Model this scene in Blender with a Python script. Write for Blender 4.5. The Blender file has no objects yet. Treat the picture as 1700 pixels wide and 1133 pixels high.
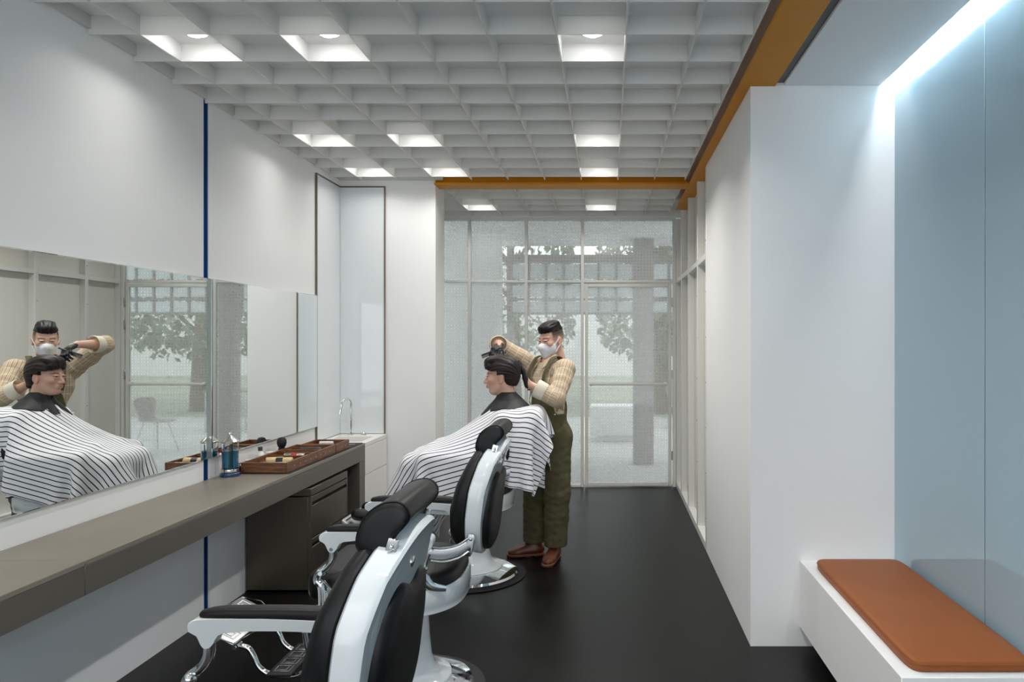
import bpy, bmesh, math, random
import numpy as np
from mathutils import Vector, Matrix

random.seed(7); RNG = np.random.default_rng(7)
SC = bpy.context.scene
COL = SC.collection

# ------------------------------------------------------------------ camera
F_PX = 1200.0                       # focal length in pixels of the 1700 px wide frame
cam_d = bpy.data.cameras.new('camera'); cam = bpy.data.objects.new('camera', cam_d); COL.objects.link(cam)
cam.location = (0, 0, 1.62); cam.rotation_euler = (math.pi/2, 0, 0)
cam_d.sensor_width = 36; cam_d.lens = F_PX/1700*36; cam_d.shift_x = (850-1010)/1700
cam_d.clip_start = .05; cam_d.clip_end = 200
SC.camera = cam

# ------------------------------------------------------------------ sky and exposure
w = bpy.data.worlds.new('overcast_sky'); SC.world = w; w.use_nodes = True
wn = w.node_tree.nodes['Background']
wn.inputs[0].default_value = (.93, .97, 1.0, 1); wn.inputs[1].default_value = 1.36
SC.view_settings.view_transform = 'Standard'; SC.view_settings.look = 'None'
SC.view_settings.gamma = 1; SC.view_settings.use_curve_mapping = False
SC.view_settings.exposure = 0.88
SC.cycles.diffuse_bounces = 8; SC.cycles.max_bounces = 14; SC.cycles.transparent_max_bounces = 16
LAMP_W = 2.1                       # watts of each ceiling downlight
COVE_E = 26.0                       # emission of the light strip in the cove

# ------------------------------------------------------------------ helpers
def lin(r, g, b):
    f = lambda c: (c/255/12.92 if c/255 <= .04045 else ((c/255+.055)/1.055)**2.4)
    return (f(r), f(g), f(b), 1)

MATS = {}
def mat(name, col, rough=.5, metal=0, spec=.5, coat=0, noise=None, bump=None, trans=0, emis=None):
    """noise = (scale, amount of value change); bump = (scale, strength)"""
    m = bpy.data.materials.new(name); m.use_nodes = True; MATS[name] = m
    nt = m.node_tree; b = nt.nodes['Principled BSDF']
    c = col if len(col) == 4 else (*col, 1)
    b.inputs['Base Color'].default_value = c
    b.inputs['Roughness'].default_value = rough; b.inputs['Metallic'].default_value = metal
    b.inputs['Specular IOR Level'].default_value = spec; b.inputs['Coat Weight'].default_value = coat
    b.inputs['Coat Roughness'].default_value = .05; b.inputs['Transmission Weight'].default_value = trans
    if emis: b.inputs['Emission Color'].default_value = emis[0]; b.inputs['Emission Strength'].default_value = emis[1]
    if noise or bump:
        tc = nt.nodes.new('ShaderNodeTexCoord')
    if noise:
        n = nt.nodes.new('ShaderNodeTexNoise'); n.inputs['Scale'].default_value = noise[0]; n.inputs['Detail'].default_value = 6
        nt.links.new(tc.outputs['Object'], n.inputs['Vector'])
        r = nt.nodes.new('ShaderNodeMapRange'); r.inputs[3].default_value = 1-noise[1]; r.inputs[4].default_value = 1+noise[1]
        r.inputs[1].default_value = .3; r.inputs[2].default_value = .7
        nt.links.new(n.outputs['Fac'], r.inputs[0])
        mx = nt.nodes.new('ShaderNodeVectorMath'); mx.operation = 'SCALE'; mx.inputs[0].default_value = c[:3]
        nt.links.new(r.outputs[0], mx.inputs['Scale']); nt.links.new(mx.outputs[0], b.inputs['Base Color'])
    if bump:
        n = nt.nodes.new('ShaderNodeTexNoise'); n.inputs['Scale'].default_value = bump[0]; n.inputs['Detail'].default_value = 4
        nt.links.new(tc.outputs['Object'], n.inputs['Vector'])
        bp = nt.nodes.new('ShaderNodeBump'); bp.inputs['Strength'].default_value = bump[1]; bp.inputs['Distance'].default_value = .01
        nt.links.new(n.outputs['Fac'], bp.inputs['Height']); nt.links.new(bp.outputs[0], b.inputs['Normal'])
    return m

class G:
    """collects vertices and faces of one mesh"""
    def __init__(s): s.v = []; s.f = []
    def add(s, v, f):
        n = len(s.v); s.v += [tuple(p) for p in v]; s.f += [tuple(i+n for i in q) for q in f]; return s
    def box(s, x0, x1, y0, y1, z0, z1):
        v = [(x, y, z) for z in (z0, z1) for y in (y0, y1) for x in (x0, x1)]
        return s.add(v, [(0,2,3,1),(4,5,7,6),(0,1,5,4),(2,6,7,3),(0,4,6,2),(1,3,7,5)])
    def rbox(s, x0, x1, y0, y1, z0, z1, r=.004, seg=2, M=None):
        bm = bmesh.new(); bmesh.ops.create_cube(bm, size=1)
        for q in bm.verts:
            q.co = Vector(((x0+x1)/2+q.co.x*(x1-x0), (y0+y1)/2+q.co.y*(y1-y0), (z0+z1)/2+q.co.z*(z1-z0)))
        bmesh.ops.bevel(bm, geom=list(bm.edges), offset=r, segments=seg, affect='EDGES', profile=.5)
        if M is not None: bm.transform(M)
        bm.verts.index_update()
        s.add([q.co[:] for q in bm.verts], [tuple(q.index for q in fc.verts) for fc in bm.faces]); bm.free(); return s
    def lathe(s, prof, n=40, c=(0,0,0), M=None, cap=True):
        v = []; f = []
        for r, z in prof:
            for k in range(n):
                a = 2*math.pi*k/n; p = Vector((r*math.cos(a), r*math.sin(a), z))
                if M is not None: p = M @ p
                v.append((p.x+c[0], p.y+c[1], p.z+c[2]))
        for i in range(len(prof)-1):
            for k in range(n):
                f.append((i*n+k, i*n+(k+1)%n, (i+1)*n+(k+1)%n, (i+1)*n+k))
        if cap:
            f.append(tuple(range(n-1, -1, -1))); f.append(tuple((len(prof)-1)*n+k for k in range(n)))
        return s.add(v, f)
    def cyl(s, a, b, r, r2=None, n=16):
        a = Vector(a); b = Vector(b); d = b-a; M = d.to_track_quat('Z', 'Y').to_matrix()
        return s.lathe([(r, 0), (r if r2 is None else r2, d.length)], n, a, M)
    def ball(s, c, r, n=14, sc=(1,1,1)):
        v = []; f = []; m = n//2
        for i in range(m+1):
            t = math.pi*i/m
            for k in range(n):
                a = 2*math.pi*k/n
                v.append((c[0]+r*sc[0]*math.sin(t)*math.cos(a), c[1]+r*sc[1]*math.sin(t)*math.sin(a), c[2]+r*sc[2]*math.cos(t)))
        for i in range(m):
            for k in range(n): f.append((i*n+k, (i+1)*n+k, (i+1)*n+(k+1)%n, i*n+(k+1)%n))
        return s.add(v, f)
    def sweep(s, pts, rad, n=10, per=6, flat=None, up=(0,0,1)):
        """tube along a smooth path; rad number or list; flat=(w,h) elliptical section factors"""
        P = spline(pts, per); R = np.interp(np.linspace(0, 1, len(P)), np.linspace(0, 1, len(rad)), rad) if hasattr(rad, '__len__') else [rad]*len(P)
        v = []; f = []; U = Vector(up)
        for i, p in enumerate(P):
            t = (P[min(i+1, len(P)-1)]-P[max(i-1, 0)]).normalized()
            a = t.cross(U)
            if a.length < 1e-4: a = t.cross(Vector((1, 0, 0)))
            a.normalize(); b = a.cross(t).normalized()
            fw, fh = flat if flat else (1, 1)
            for k in range(n):
                q = 2*math.pi*k/n; v.append(p + a*(R[i]*fw*math.cos(q)) + b*(R[i]*fh*math.sin(q)))
        m = len(P)
        for i in range(m-1):
            for k in range(n): f.append((i*n+k, i*n+(k+1)%n, (i+1)*n+(k+1)%n, (i+1)*n+k))
        f.append(tuple(range(n-1, -1, -1))); f.append(tuple((m-1)*n+k for k in range(n)))
        return s.add(v, f)
    def rings(s, outline, levels, mp, cen=(0, 0), cap0=True, cap1=True):
        """outline = 2-D loop; levels = [(scale, t)]; mp(a, b, t) -> point"""
        n = len(outline); v = []; f = []
        for sc, t in levels:
            for a, b in outline: v.append(mp(cen[0]+(a-cen[0])*sc, cen[1]+(b-cen[1])*sc, t))
        for i in range(len(levels)-1):
            for k in range(n): f.append((i*n+k, i*n+(k+1)%n, (i+1)*n+(k+1)%n, (i+1)*n+k))
        if cap0: f.append(tuple(range(n-1, -1, -1)))
        if cap1: f.append(tuple((len(levels)-1)*n+k for k in range(n)))
        return s.add(v, f)
    def xf(s, M):
        s.v = [tuple(M @ Vector(p)) for p in s.v]; return s

def spline(pts, per=6):
    P = [Vector(p) for p in pts]
    if len(P) == 2: return [P[0].lerp(P[1], i/2) for i in range(3)]
    out = []
    for i in range(len(P)-1):
        p0 = P[max(i-1, 0)]; p1 = P[i]; p2 = P[i+1]; p3 = P[min(i+2, len(P)-1)]
        for k in range(per):
            t = k/per
            out.append(.5*((2*p1)+(p2-p0)*t+(2*p0-5*p1+4*p2-p3)*t*t+(3*p1-p0-3*p2+p3)*t**3))
    out.append(P[-1]); return out

def superel(a, b, e=2.5, n=40, c=(0, 0)):
    o = []
    for k in range(n):
        q = 2*math.pi*k/n; x = math.cos(q); y = math.sin(q)
        o.append((c[0]+a*math.copysign(abs(x)**(2/e), x), c[1]+b*math.copysign(abs(y)**(2/e), y)))
    return o

def obj(name, g, m, parent=None, smooth=40, loc=None, fix=True):
    me = bpy.data.meshes.new(name); me.from_pydata(g.v, [], g.f); me.validate()
    if fix:
        bm = bmesh.new(); bm.from_mesh(me); bmesh.ops.recalc_face_normals(bm, faces=bm.faces); bm.to_mesh(me); bm.free()
    if smooth:
        me.shade_smooth(); me.set_sharp_from_angle(angle=math.radians(smooth))
    me.materials.append(MATS[m] if isinstance(m, str) else m)
    o = bpy.data.objects.new(name, me); COL.objects.link(o)
    if loc is not None: o.location = loc
    if parent is not None: o.parent = parent
    return o

def inst(name, src, parent=None, loc=(0, 0, 0), rot=None):
    o = bpy.data.objects.new(name, src.data); COL.objects.link(o); o.location = loc
    if rot is not None: o.rotation_euler = rot
    if parent is not None: o.parent = parent
    return o

def tag(o, label, cat, group=None, kind=None):
    o['label'] = label; o['category'] = cat
    if group: o['group'] = group
    if kind: o['kind'] = kind
    return o
def struct(o, label=None, cat=None):
    o['kind'] = 'structure'
    if label: o['label'] = label
    if cat: o['category'] = cat
    return o
def thing(name, label, cat, loc=(0, 0, 0), group=None, rz=0):
    o = bpy.data.objects.new(name, None); COL.objects.link(o); o.location = loc; o.rotation_euler = (0, 0, rz)
    o.empty_display_size = .05
    return tag(o, label, cat, group)

# ------------------------------------------------------------------ materials
mat('white_wall', lin(238, 238, 237), .55, noise=(1.2, .015), bump=(60, .02))
mat('white_gloss', lin(240, 242, 243), .12, coat=.3)
mat('white_panel', lin(224, 224, 222), .4)
mat('warm_panel', lin(226, 225, 217), .45)
mat('steel_white', lin(222, 222, 218), .35)
mat('brown_trim', lin(120, 108, 92), .4, metal=.5)
mat('beam_orange', lin(206, 136, 10), .5, spec=.25, noise=(3, .05))
mat('soffit_white', lin(236, 238, 238), .6)
mat('blue_paint', lin(28, 78, 140), .3)
mat('mirror', (.86, .885, .87, 1), 0, metal=1)
mat('mirror_edge', lin(170, 180, 178), .15, metal=.6)
mat('pale_glass', lin(226, 231, 233), .08, coat=.6)
mat('blue_glass', lin(158, 186, 200), .05, spec=.7, coat=.2)
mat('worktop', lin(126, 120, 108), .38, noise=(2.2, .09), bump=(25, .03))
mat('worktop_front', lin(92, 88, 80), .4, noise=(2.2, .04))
mat('cabinet_metal', lin(96, 90, 79), .33, metal=.75, noise=(1.4, .04))
mat('dark_gap', lin(14, 14, 14), .7)
mat('solid_surface', lin(230, 229, 225), .3)
mat('chrome', (.86, .87, .88, 1), .06, metal=1)
mat('chrome_soft', (.50, .52, .54, 1), .26, metal=1)
mat('steel_brushed', (.55, .56, .57, 1), .35, metal=1)
mat('enamel', lin(226, 231, 233), .1, coat=.5)
mat('black_leather', lin(16, 16, 17), .42, spec=.32, bump=(220, .04))
mat('rubber', lin(16, 16, 17), .6)
mat('tan_leather', lin(146, 84, 42), .5, spec=.25, noise=(3, .04), bump=(180, .05))
mat('walnut', lin(104, 66, 42), .42)
mat('black_plastic', lin(18, 18, 19), .35)
mat('white_plastic', lin(226, 226, 222), .35)
mat('cream_plastic', lin(214, 190, 138), .35)
mat('grey_plastic', lin(70, 70, 70), .4)
mat('red_plastic', lin(170, 40, 50), .4)
mat('silver', (.75, .74, .70, 1), .18, metal=1)
mat('paving', lin(190, 190, 186), .8, noise=(.9, .10))
mat('bark', lin(112, 98, 82), .9, noise=(6, .25))
mat('leaf', lin(124, 132, 108), .6, noise=(1.5, .25))
mat('lawn', lin(156, 160, 142), .9, noise=(.6, .12))
mat('outdoor_wall', lin(225, 225, 222), .7)
mat('outdoor_post', lin(142, 136, 128), .7)
mat('outdoor_pane', lin(214, 222, 224), .3)
mat('lamp_glow', (1, 1, 1, 1), .5, emis=((1, .985, .96, 1), 19))
mat('cove_glow', (1, 1, 1, 1), .5, emis=((.90, .96, 1, 1), COVE_E))

def wood_nodes():
    m = MATS['walnut']; nt = m.node_tree; b = nt.nodes['Principled BSDF']
    tc = nt.nodes.new('ShaderNodeTexCoord'); mp = nt.nodes.new('ShaderNodeMapping'); mp.inputs['Scale'].default_value = (2.5, 2.5, 34)
    n = nt.nodes.new('ShaderNodeTexNoise'); n.inputs['Scale'].default_value = 3; n.inputs['Detail'].default_value = 8; n.inputs['Distortion'].default_value = 1.2
    r = nt.nodes.new('ShaderNodeValToRGB'); r.color_ramp.elements[0].position = .32; r.color_ramp.elements[1].position = .7
    r.color_ramp.elements[0].color = lin(72, 42, 26); r.color_ramp.elements[1].color = lin(140, 92, 58)
    nt.links.new(tc.outputs['Object'], mp.inputs[0]); nt.links.new(mp.outputs[0], n.inputs['Vector'])
    nt.links.new(n.outputs['Fac'], r.inputs[0]); nt.links.new(r.outputs[0], b.inputs['Base Color'])
wood_nodes()

def floor_nodes():
    m = mat('dark_floor', lin(34, 33, 32), .36, spec=.22); nt = m.node_tree; b = nt.nodes['Principled BSDF']
    tc = nt.nodes.new('ShaderNodeTexCoord')
    n = nt.nodes.new('ShaderNodeTexNoise'); n.inputs['Scale'].default_value = 2.2; n.inputs['Detail'].default_value = 9; n.inputs['Roughness'].default_value = .62
    r = nt.nodes.new('ShaderNodeValToRGB'); r.color_ramp.elements[0].position = .35; r.color_ramp.elements[1].position = .72
    r.color_ramp.elements[0].color = lin(9, 9, 8); r.color_ramp.elements[1].color = lin(18, 17, 16)
    s = nt.nodes.new('ShaderNodeTexNoise'); s.inputs['Scale'].default_value = 190; s.inputs['Detail'].default_value = 2
    sr = nt.nodes.new('ShaderNodeMapRange'); sr.inputs[1].default_value = .66; sr.inputs[2].default_value = .76
    mx = nt.nodes.new('ShaderNodeMix'); mx.data_type = 'RGBA'; mx.inputs[7].default_value = lin(58, 55, 50)
    rr = nt.nodes.new('ShaderNodeMapRange'); rr.inputs[3].default_value = .33; rr.inputs[4].default_value = .40
    for x in (n, s): nt.links.new(tc.outputs['Object'], x.inputs['Vector'])
    nt.links.new(n.outputs['Fac'], r.inputs[0]); nt.links.new(s.outputs['Fac'], sr.inputs[0]); nt.links.new(n.outputs['Fac'], rr.inputs[0])
    nt.links.new(r.outputs[0], mx.inputs[6]); nt.links.new(sr.outputs[0], mx.inputs[0])
    nt.links.new(mx.outputs[2], b.inputs['Base Color']); nt.links.new(rr.outputs[0], b.inputs['Roughness'])
floor_nodes()

def rib_nodes():                    # thin white sheet ribs let a little lamp light through
    m = mat('rib_white', lin(240, 240, 238), .5); nt = m.node_tree; b = nt.nodes['Principled BSDF']; o = nt.nodes['Material Output']
    t = nt.nodes.new('ShaderNodeBsdfTranslucent'); t.inputs[0].default_value = (.85, .85, .83, 1)
    mx = nt.nodes.new('ShaderNodeMixShader'); mx.inputs[0].default_value = .30
    nt.links.new(b.outputs[0], mx.inputs[1]); nt.links.new(t.outputs[0], mx.inputs[2]); nt.links.new(mx.outputs[0], o.inputs[0])
rib_nodes()

def mesh_glass():                   # wired glass: clear sheet with a fine woven white grid and a milky film
    m = mat('wired_glass', (1, 1, 1, 1), .1); nt = m.node_tree; o = nt.nodes['Material Output']; N = nt.nodes.new; L = nt.links.new
    tc = N('ShaderNodeTexCoord'); sp = N('ShaderNodeSeparateXYZ'); L(tc.outputs['Object'], sp.inputs[0])
    waves = []
    for k in ('X', 'Z'):
        mu = N('ShaderNodeMath'); mu.operation = 'MULTIPLY'; mu.inputs[1].default_value = 2*math.pi/.034
        sn = N('ShaderNodeMath'); sn.operation = 'SINE'
        L(sp.outputs[k], mu.inputs[0]); L(mu.outputs[0], sn.inputs[0]); waves.append(sn)
    ad = N('ShaderNodeMath'); ad.operation = 'MAXIMUM'; L(waves[0].outputs[0], ad.inputs[0]); L(waves[1].outputs[0], ad.inputs[1])
    mr = N('ShaderNodeMapRange'); mr.inputs[1].default_value = -.5; mr.inputs[2].default_value = 1; mr.inputs[3].default_value = .27; mr.inputs[4].default_value = .38
    L(ad.outputs[0], mr.inputs[0])
    tr = N('ShaderNodeBsdfTransparent'); tr.inputs[0].default_value = (.93, .95, .95, 1)
    df = N('ShaderNodeBsdfDiffuse'); df.inputs[0].default_value = (.80, .81, .80, 1)
    tl = N('ShaderNodeBsdfTranslucent'); tl.inputs[0].default_value = (.80, .82, .82, 1)
    m0 = N('ShaderNodeMixShader'); m0.inputs[0].default_value = .5; L(df.outputs[0], m0.inputs[1]); L(tl.outputs[0], m0.inputs[2])
    m1 = N('ShaderNodeMixShader'); L(mr.outputs[0], m1.inputs[0]); L(tr.outputs[0], m1.inputs[1]); L(m0.outputs[0], m1.inputs[2])
    gl = N('ShaderNodeBsdfGlossy'); gl.inputs['Roughness'].default_value = .06
    fr = N('ShaderNodeFresnel'); fr.inputs[0].default_value = 1.45
    m2 = N('ShaderNodeMixShader'); L(fr.outputs[0], m2.inputs[0]); L(m1.outputs[0], m2.inputs[1]); L(gl.outputs[0], m2.inputs[2])
    L(m2.outputs[0], o.inputs[0])
mesh_glass()

# ------------------------------------------------------------------ the room
XL, XM = -2.345, -2.325             # left wall, mirror face
YB = 8.03                           # glazed back wall
YF = -2.6                           # open shop front behind the camera
ZC = 3.085                          # ceiling board above the ribs
CELL = .313

struct(obj('floor', G().box(-2.6, 1.75, YF, YB+.12, -.08, 0), 'dark_floor', smooth=0))
wl = struct(obj('wall_left', G().box(XL-.2, XL, YF, 4.187, 0, ZC).box(XL-.2, XL, 4.240, YB+.1, 0, ZC).box(XL-.2, XL-.05, 4.187, 4.240, 0, ZC), 'white_wall', smooth=0))
t1 = struct(obj('trim_1', G().box(XL-.049, XL-.020, 4.188, 4.239, .0, ZC-.06).box(XL-.020, XL-.004, 4.188, 4.196, 0, ZC-.06).box(XL-.02, XL-.004, 4.231, 4.239, 0, ZC-.06).box(XL-.02, XL-.012, 4.216, 4.221, 0, ZC-.06), 'blue_paint', smooth=0), 'narrow blue metal channel running up the white wall between the mirrors', 'trim')
# white glossy lining below the worktop
struct(obj('wall_lining', G().box(XL+.0005, XL+.006, YF, 4.18, .0, .68).box(XL+.0005, XL+.006, 4.247, 4.65, .0, .68), 'white_gloss', parent=wl, smooth=0))
struct(obj('wall_front', G().box(XL, XL+.12, YF-.12, YF, 0, 3.4).box(1.58, 1.7, YF-.12, YF, 0, 3.4).box(XL+.12, 1.58, YF-.12, YF, 3.0, 3.4), 'white_wall', smooth=0))
wb = struct(obj('wall_back', G().box(XL, -1.506, 6.297, 6.63, 0, ZC), 'white_wall', smooth=0))
wr = struct(obj('wall_right', G().box(.754, 1.70, 3.834, 5.57, 0, 2.972).box(.886, 1.70, 3.835, 5.57, 2.972, 3.389), 'white_wall', smooth=0))
# blue glazed wall beside the bench
gw = thing('glass_wall', 'pale blue glossy glass wall panelling behind the bench', 'glass wall', (1.518, 0, 0))
for a, b in ((YF, -.15), (-.145, 2.912), (2.918, 3.832)):
    obj('panel', G().rbox(.0, .02, a, b, .0, 3.38, .0015, 1), 'blue_glass', gw)
obj('backing', G().box(.021, .18, YF, 3.833, 0, 3.4), 'soffit_white', gw, smooth=0)
gw['kind'] = 'structure'
# soffit above the bench with the light cove
struct(obj('ceiling_soffit', G().box(.93, 1.440, YF, 3.834, 2.975, 3.02), 'soffit_white', smooth=0), 'smooth pale soffit board hung above the bench', 'soffit')
struct(obj('gap_blocker', G().box(.8845, .9295, YF, 3.833, 2.99, 3.02), 'grey_plastic', smooth=0), 'added dark board blocking cove light between orange beam and soffit', 'trim')  # added dark board, closes the open gap so cove light stays out
tag(obj('cove_light', G().rbox(1.448, 1.478, YF+.1, 3.78, 3.075, 3.095, .006), 'cove_glow'), 'white light strip glowing above the blue glass wall', 'light')

# roof slab: closes everything above
ceil = struct(obj('ceiling', G().box(-2.55, .885, YF, YB+.1, ZC, ZC+.12).box(.885, 1.72, YF, YB+.1, 3.39, 3.5).box(.86, .885, YF, YB+.1, ZC, 3.45).box(1.70, 1.72, YF, 5.6, 3.36, 3.4), 'white_wall', smooth=0))
RIB_X = [.081+CELL*k for k in range(-7, 3)]
RIB_X = [x for x in RIB_X if XL+.03 < x < .66]+[.655]
RIB_Y = [3.255+CELL*k for k in range(-18, 10)]
Z0 = 3.0
for x in RIB_X:
    obj('rib', G().box(x-.004, x+.004, YF, 6.19, Z0, ZC), 'rib_white', ceil, smooth=0)
for y in RIB_Y:
    if YF < y < 6.15: obj('rib', G().box(XL+.005, .655, y-.004, y+.004, Z0+.0005, ZC), 'rib_white', ceil, smooth=0)
for x in RIB_X:
    if x > -2.2: obj('rib', G().box(x-.004, x+.004, 6.46, YB-.05, Z0, ZC), 'rib_white', ceil, smooth=0)
for k in range(5):
    y = 6.70+CELL*k; obj('rib', G().box(XL+.005, .655, y-.004, y+.004, Z0+.0005, ZC), 'rib_white', ceil, smooth=0)
obj('edge_strip', G().box(XL+.001, XL+.018, YF, 6.29, 3.025, ZC), 'rib_white', ceil, smooth=0)
obj('edge_strip', G().box(XL+.001, -1.44, 6.275, 6.295, 3.02, ZC), 'rib_white', ceil, smooth=0)

# orange steel beams, I-section: flange below, web above
def ibeam(label, x0, x1, y0, y1, along):
    g = G().box(x0, x1, y0, y1, 2.973, 2.988)
    t = thing('steel_beam', label, 'beam', (0, 0, 0), 'orange ceiling beams')
    obj('bottom_flange', g, 'beam_orange', t, smooth=0)
    if along == 'y': w_ = G().box(x0+.075, x1-.02, y0, y1, 2.989, 3.38 if x1 > .8 else ZC)
    else: w_ = G().box(x0, x1-.005, y0+.09, y0+.11, 2.989, ZC-.001)
    obj('web', w_, 'beam_orange', t, smooth=0); return t
ibeam('long orange steel beam running from the front towards the glass door', .695, .884, YF, 7.46, 'y')
ibeam('orange steel cross beam spanning the room beside the white pier', -1.505, .693, 6.235, 6.435, 'x')

# studded white wall towards the door
sw = thing('stud_wall', 'white panelled wall with slim posts and small rivets beside the door', 'wall', (0, 0, 0)); sw['kind'] = 'structure'
sw.name = 'wall_right_studs'
for a, b in ((5.60, 6.10), (6.16, 6.80), (6.86, 7.46), (7.52, YB-.03)):
    for z0, z1 in ((.06, 2.255), (2.305, 2.96)):
        obj('panel', G().rbox(.815, .835, a-.02, b+.02, z0-.02, z1+.02, .002, 1), 'warm_panel', sw)
for y in (5.585, 6.13, 6.83, 7.49, YB-.01):
    o = obj('post', G().rbox(.752, .815, y-.024, y+.024, .0, 2.972, .003, 1), 'steel_white', sw)
    g = G()
    for z in (.25, .6, .95, 1.3, 1.65, 2.0, 2.4, 2.7):
        g.cyl((.7525, y, z), (.7495, y, z), .006, .004, 8)
    obj('rivets', g, 'chrome_soft', o)['kind'] = 'stuff'
for a, b in ((5.61, 6.105), (6.155, 6.805), (6.855, 7.465), (7.515, YB-.035)):
    obj('transom', G().rbox(.752, .815, a, b, 2.255, 2.305, .003, 1), 'steel_white', sw)
    obj('bottom_rail', G().rbox(.752, .815, a, b, .0, .06, .003, 1), 'steel_white', sw)
obj('backing', G().box(.836, .95, 5.571, YB+.1, 0, 3.39), 'warm_panel', sw, smooth=0)

# glazed back wall, window_1, and its door
win = thing('window_1', 'glazed back wall of wired glass in slim white frames', 'window', (0, YB, 0)); win['kind'] = 'structure'
def bar(p, x0, x1, z0, z1, d=.03, nm='mullion', m='steel_white'):
    return obj(nm, G().rbox(x0, x1, -d, d, z0, z1, .003, 1), m, p)
MX = [-2.17, -1.54, -.91, -.288]
for x in MX: bar(win, x-.016, x+.016, .0, 2.985)
bar(win, .712, .748, 0, 2.985)
edges = [XL+.01]+MX+[.728]
for i in range(len(edges)-1):
    a = edges[i]+.017; b = edges[i+1]-.017
    bar(win, a, b, 2.267, 2.293, nm='transom'); bar(win, a, b, 2.955, 2.985, nm='top_rail')
    obj('pane', G().box(a-.004, b+.004, -.004, .004, 2.29, 2.958), 'wired_glass', win, smooth=0)
    if i < 4:
        bar(win, a, b, .0, .03, nm='bottom_rail')
        obj('pane', G().box(a-.004, b+.004, -.004, .004, .028, 2.27), 'wired_glass', win, smooth=0)
obj('lintel', G().box(XL, .95, -.04, .1, 2.985, 3.2), 'white_wall', win, smooth=0)
door = thing('door_1', 'glass door in a white frame with a white push bar', 'door', (0, YB, 0)); door['kind'] = 'structure'
dx0, dx1 = -.262, .702
for nm, a in (('stile', (dx0, dx0+.035, .012, 2.255)), ('stile', (dx1-.035, dx1, .012, 2.255)), ('rail', (dx0+.0355, dx1-.0355, .012, .05)), ('rail', (dx0+.0355, dx1-.0355, 2.218, 2.255))):
    bar(door, *a, d=.022, nm=nm)
obj('pane', G().box(dx0+.03, dx1-.03, -.004, .004, .045, 2.222), 'wired_glass', door, smooth=0)
pb = obj('push_bar', G().rbox(dx0+.05, dx1-.05, -.085, -.06, 1.13, 1.16, .008), 'steel_white', door)
for x in (dx0+.06, dx1-.09): obj('bracket', G().rbox(x, x+.03, -.0605, -.02, 1.125, 1.165, .004, 1), 'steel_white', pb)
for z in (.3, 1.2, 1.75, 2.0): obj('hinge', G().rbox(dx1-.005, dx1+.013, -.034, -.02, z, z+.10, .003, 1), 'chrome_soft', door)

# downlights
ROWS = [(.28, 'first row above the camera'), (1.845, 'second row above the camera'), (3.41, 'nearest row in view'), (4.975, 'middle row in view'), (5.916, 'row before the cross beam')]
COLS = [(-1.953, 'beside the mirror wall'), (-1.327, 'over the barber chairs'), (-.0755, 'over the walkway')]
def downlight(x, y, label, f=1):
    t = thing('downlight', label, 'downlight', (x, y, ZC), 'round ceiling downlights')
    obj('trim_ring', G().lathe([(.058, 0), (.062, -.006), (.056, -.009), (.047, -.004)], 28, cap=False), 'steel_white', t)
    obj('lens', G().lathe([(.0465, -.0045), (.042, -.014), (.03, -.021), (.001, -.025)], 28, cap=False), 'lamp_glow', t)
    ld = bpy.data.lights.new('downlight_beam', 'AREA'); ld.shape = 'DISK'; ld.size = .085; ld.energy = LAMP_W*f; ld.color = (1, .975, .94); ld.spread = math.radians(135)
    lo = bpy.data.objects.new('downlight_beam', ld); COL.objects.link(lo); lo.parent = t; lo.location = (0, 0, -.03)
for y, rn in ROWS:
    for (x, cn), f in zip(COLS, (.44, 1.1, 3.0)): downlight(x, y, 'round ceiling downlight %s, %s' % (cn, rn), f)
for x, cn in ((-1.33, 'on the side of the white pier'), (-.0755, 'on the side of the long orange beam')):
    downlight(x, 7.483, 'glowing round downlight beyond the orange cross beam, %s' % cn)

# mirrors
mr1 = thing('wall_mirror', 'long frameless wall mirror nearest the camera, left of the blue channel', 'mirror', (0, 0, 0), 'wall mirrors')
obj('backing', G().box(XL+.001, XM-.006, YF+.2, 4.187, .935, 1.985), 'mirror_edge', mr1, smooth=0)
obj('glass', G().rbox(XM-.0055, XM, YF+.2, 4.187, .935, 1.985, .004, 1), 'mirror', mr1, smooth=0)
mr2 = thing('wall_mirror', 'shorter frameless wall mirror between the blue channel and the washbasin', 'mirror', (0, 0, 0), 'wall mirrors')
obj('backing', G().box(XL+.001, XM-.006, 4.240, 5.775, .935, 1.985), 'mirror_edge', mr2, smooth=0)
obj('joint_strip', G().box(XL+.001, XM-.003, 4.1875, 4.2395, .935, 1.985), 'mirror_edge', mr2, smooth=0)
obj('glass', G().rbox(XM-.0055, XM, 4.240, 5.775, .935, 1.985, .004, 1), 'mirror', mr2, smooth=0)

# pale glass splash panels at the washbasin with bronze edge strips
sp1 = thing('glass_splashback', 'tall pale glossy glass panel on the mirror wall beside the tap', 'splashback', (0, 0, 0), 'pale glass panels round the basin')
obj('glass', G().box(XL+.001, XL+.012, 5.79, 6.283, .815, 2.955), 'pale_glass', sp1, smooth=0)
obj('edge_strip', G().box(XL+.001, XL+.016, 5.778, 5.789, .815, 2.967), 'brown_trim', sp1, smooth=0)
obj('edge_strip', G().box(XL+.001, XL+.016, 5.7895, 6.283, 2.956, 2.967), 'brown_trim', sp1, smooth=0)
sp2 = thing('glass_splashback', 'tall pale glossy glass panel behind the tap, facing the room', 'splashback', (0, 0, 0), 'pale glass panels round the basin')
obj('glass', G().box(XL+.013, -1.952, 6.284, 6.296, .815, 2.955), 'pale_glass', sp2, smooth=0)
obj('edge_strip', G().box(-1.951, -1.940, 6.280, 6.296, .815, 2.967), 'brown_trim', sp2, smooth=0)
obj('edge_strip', G().box(XL+.017, -1.952, 6.280, 6.296, 2.956, 2.967), 'brown_trim', sp2, smooth=0)

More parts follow.
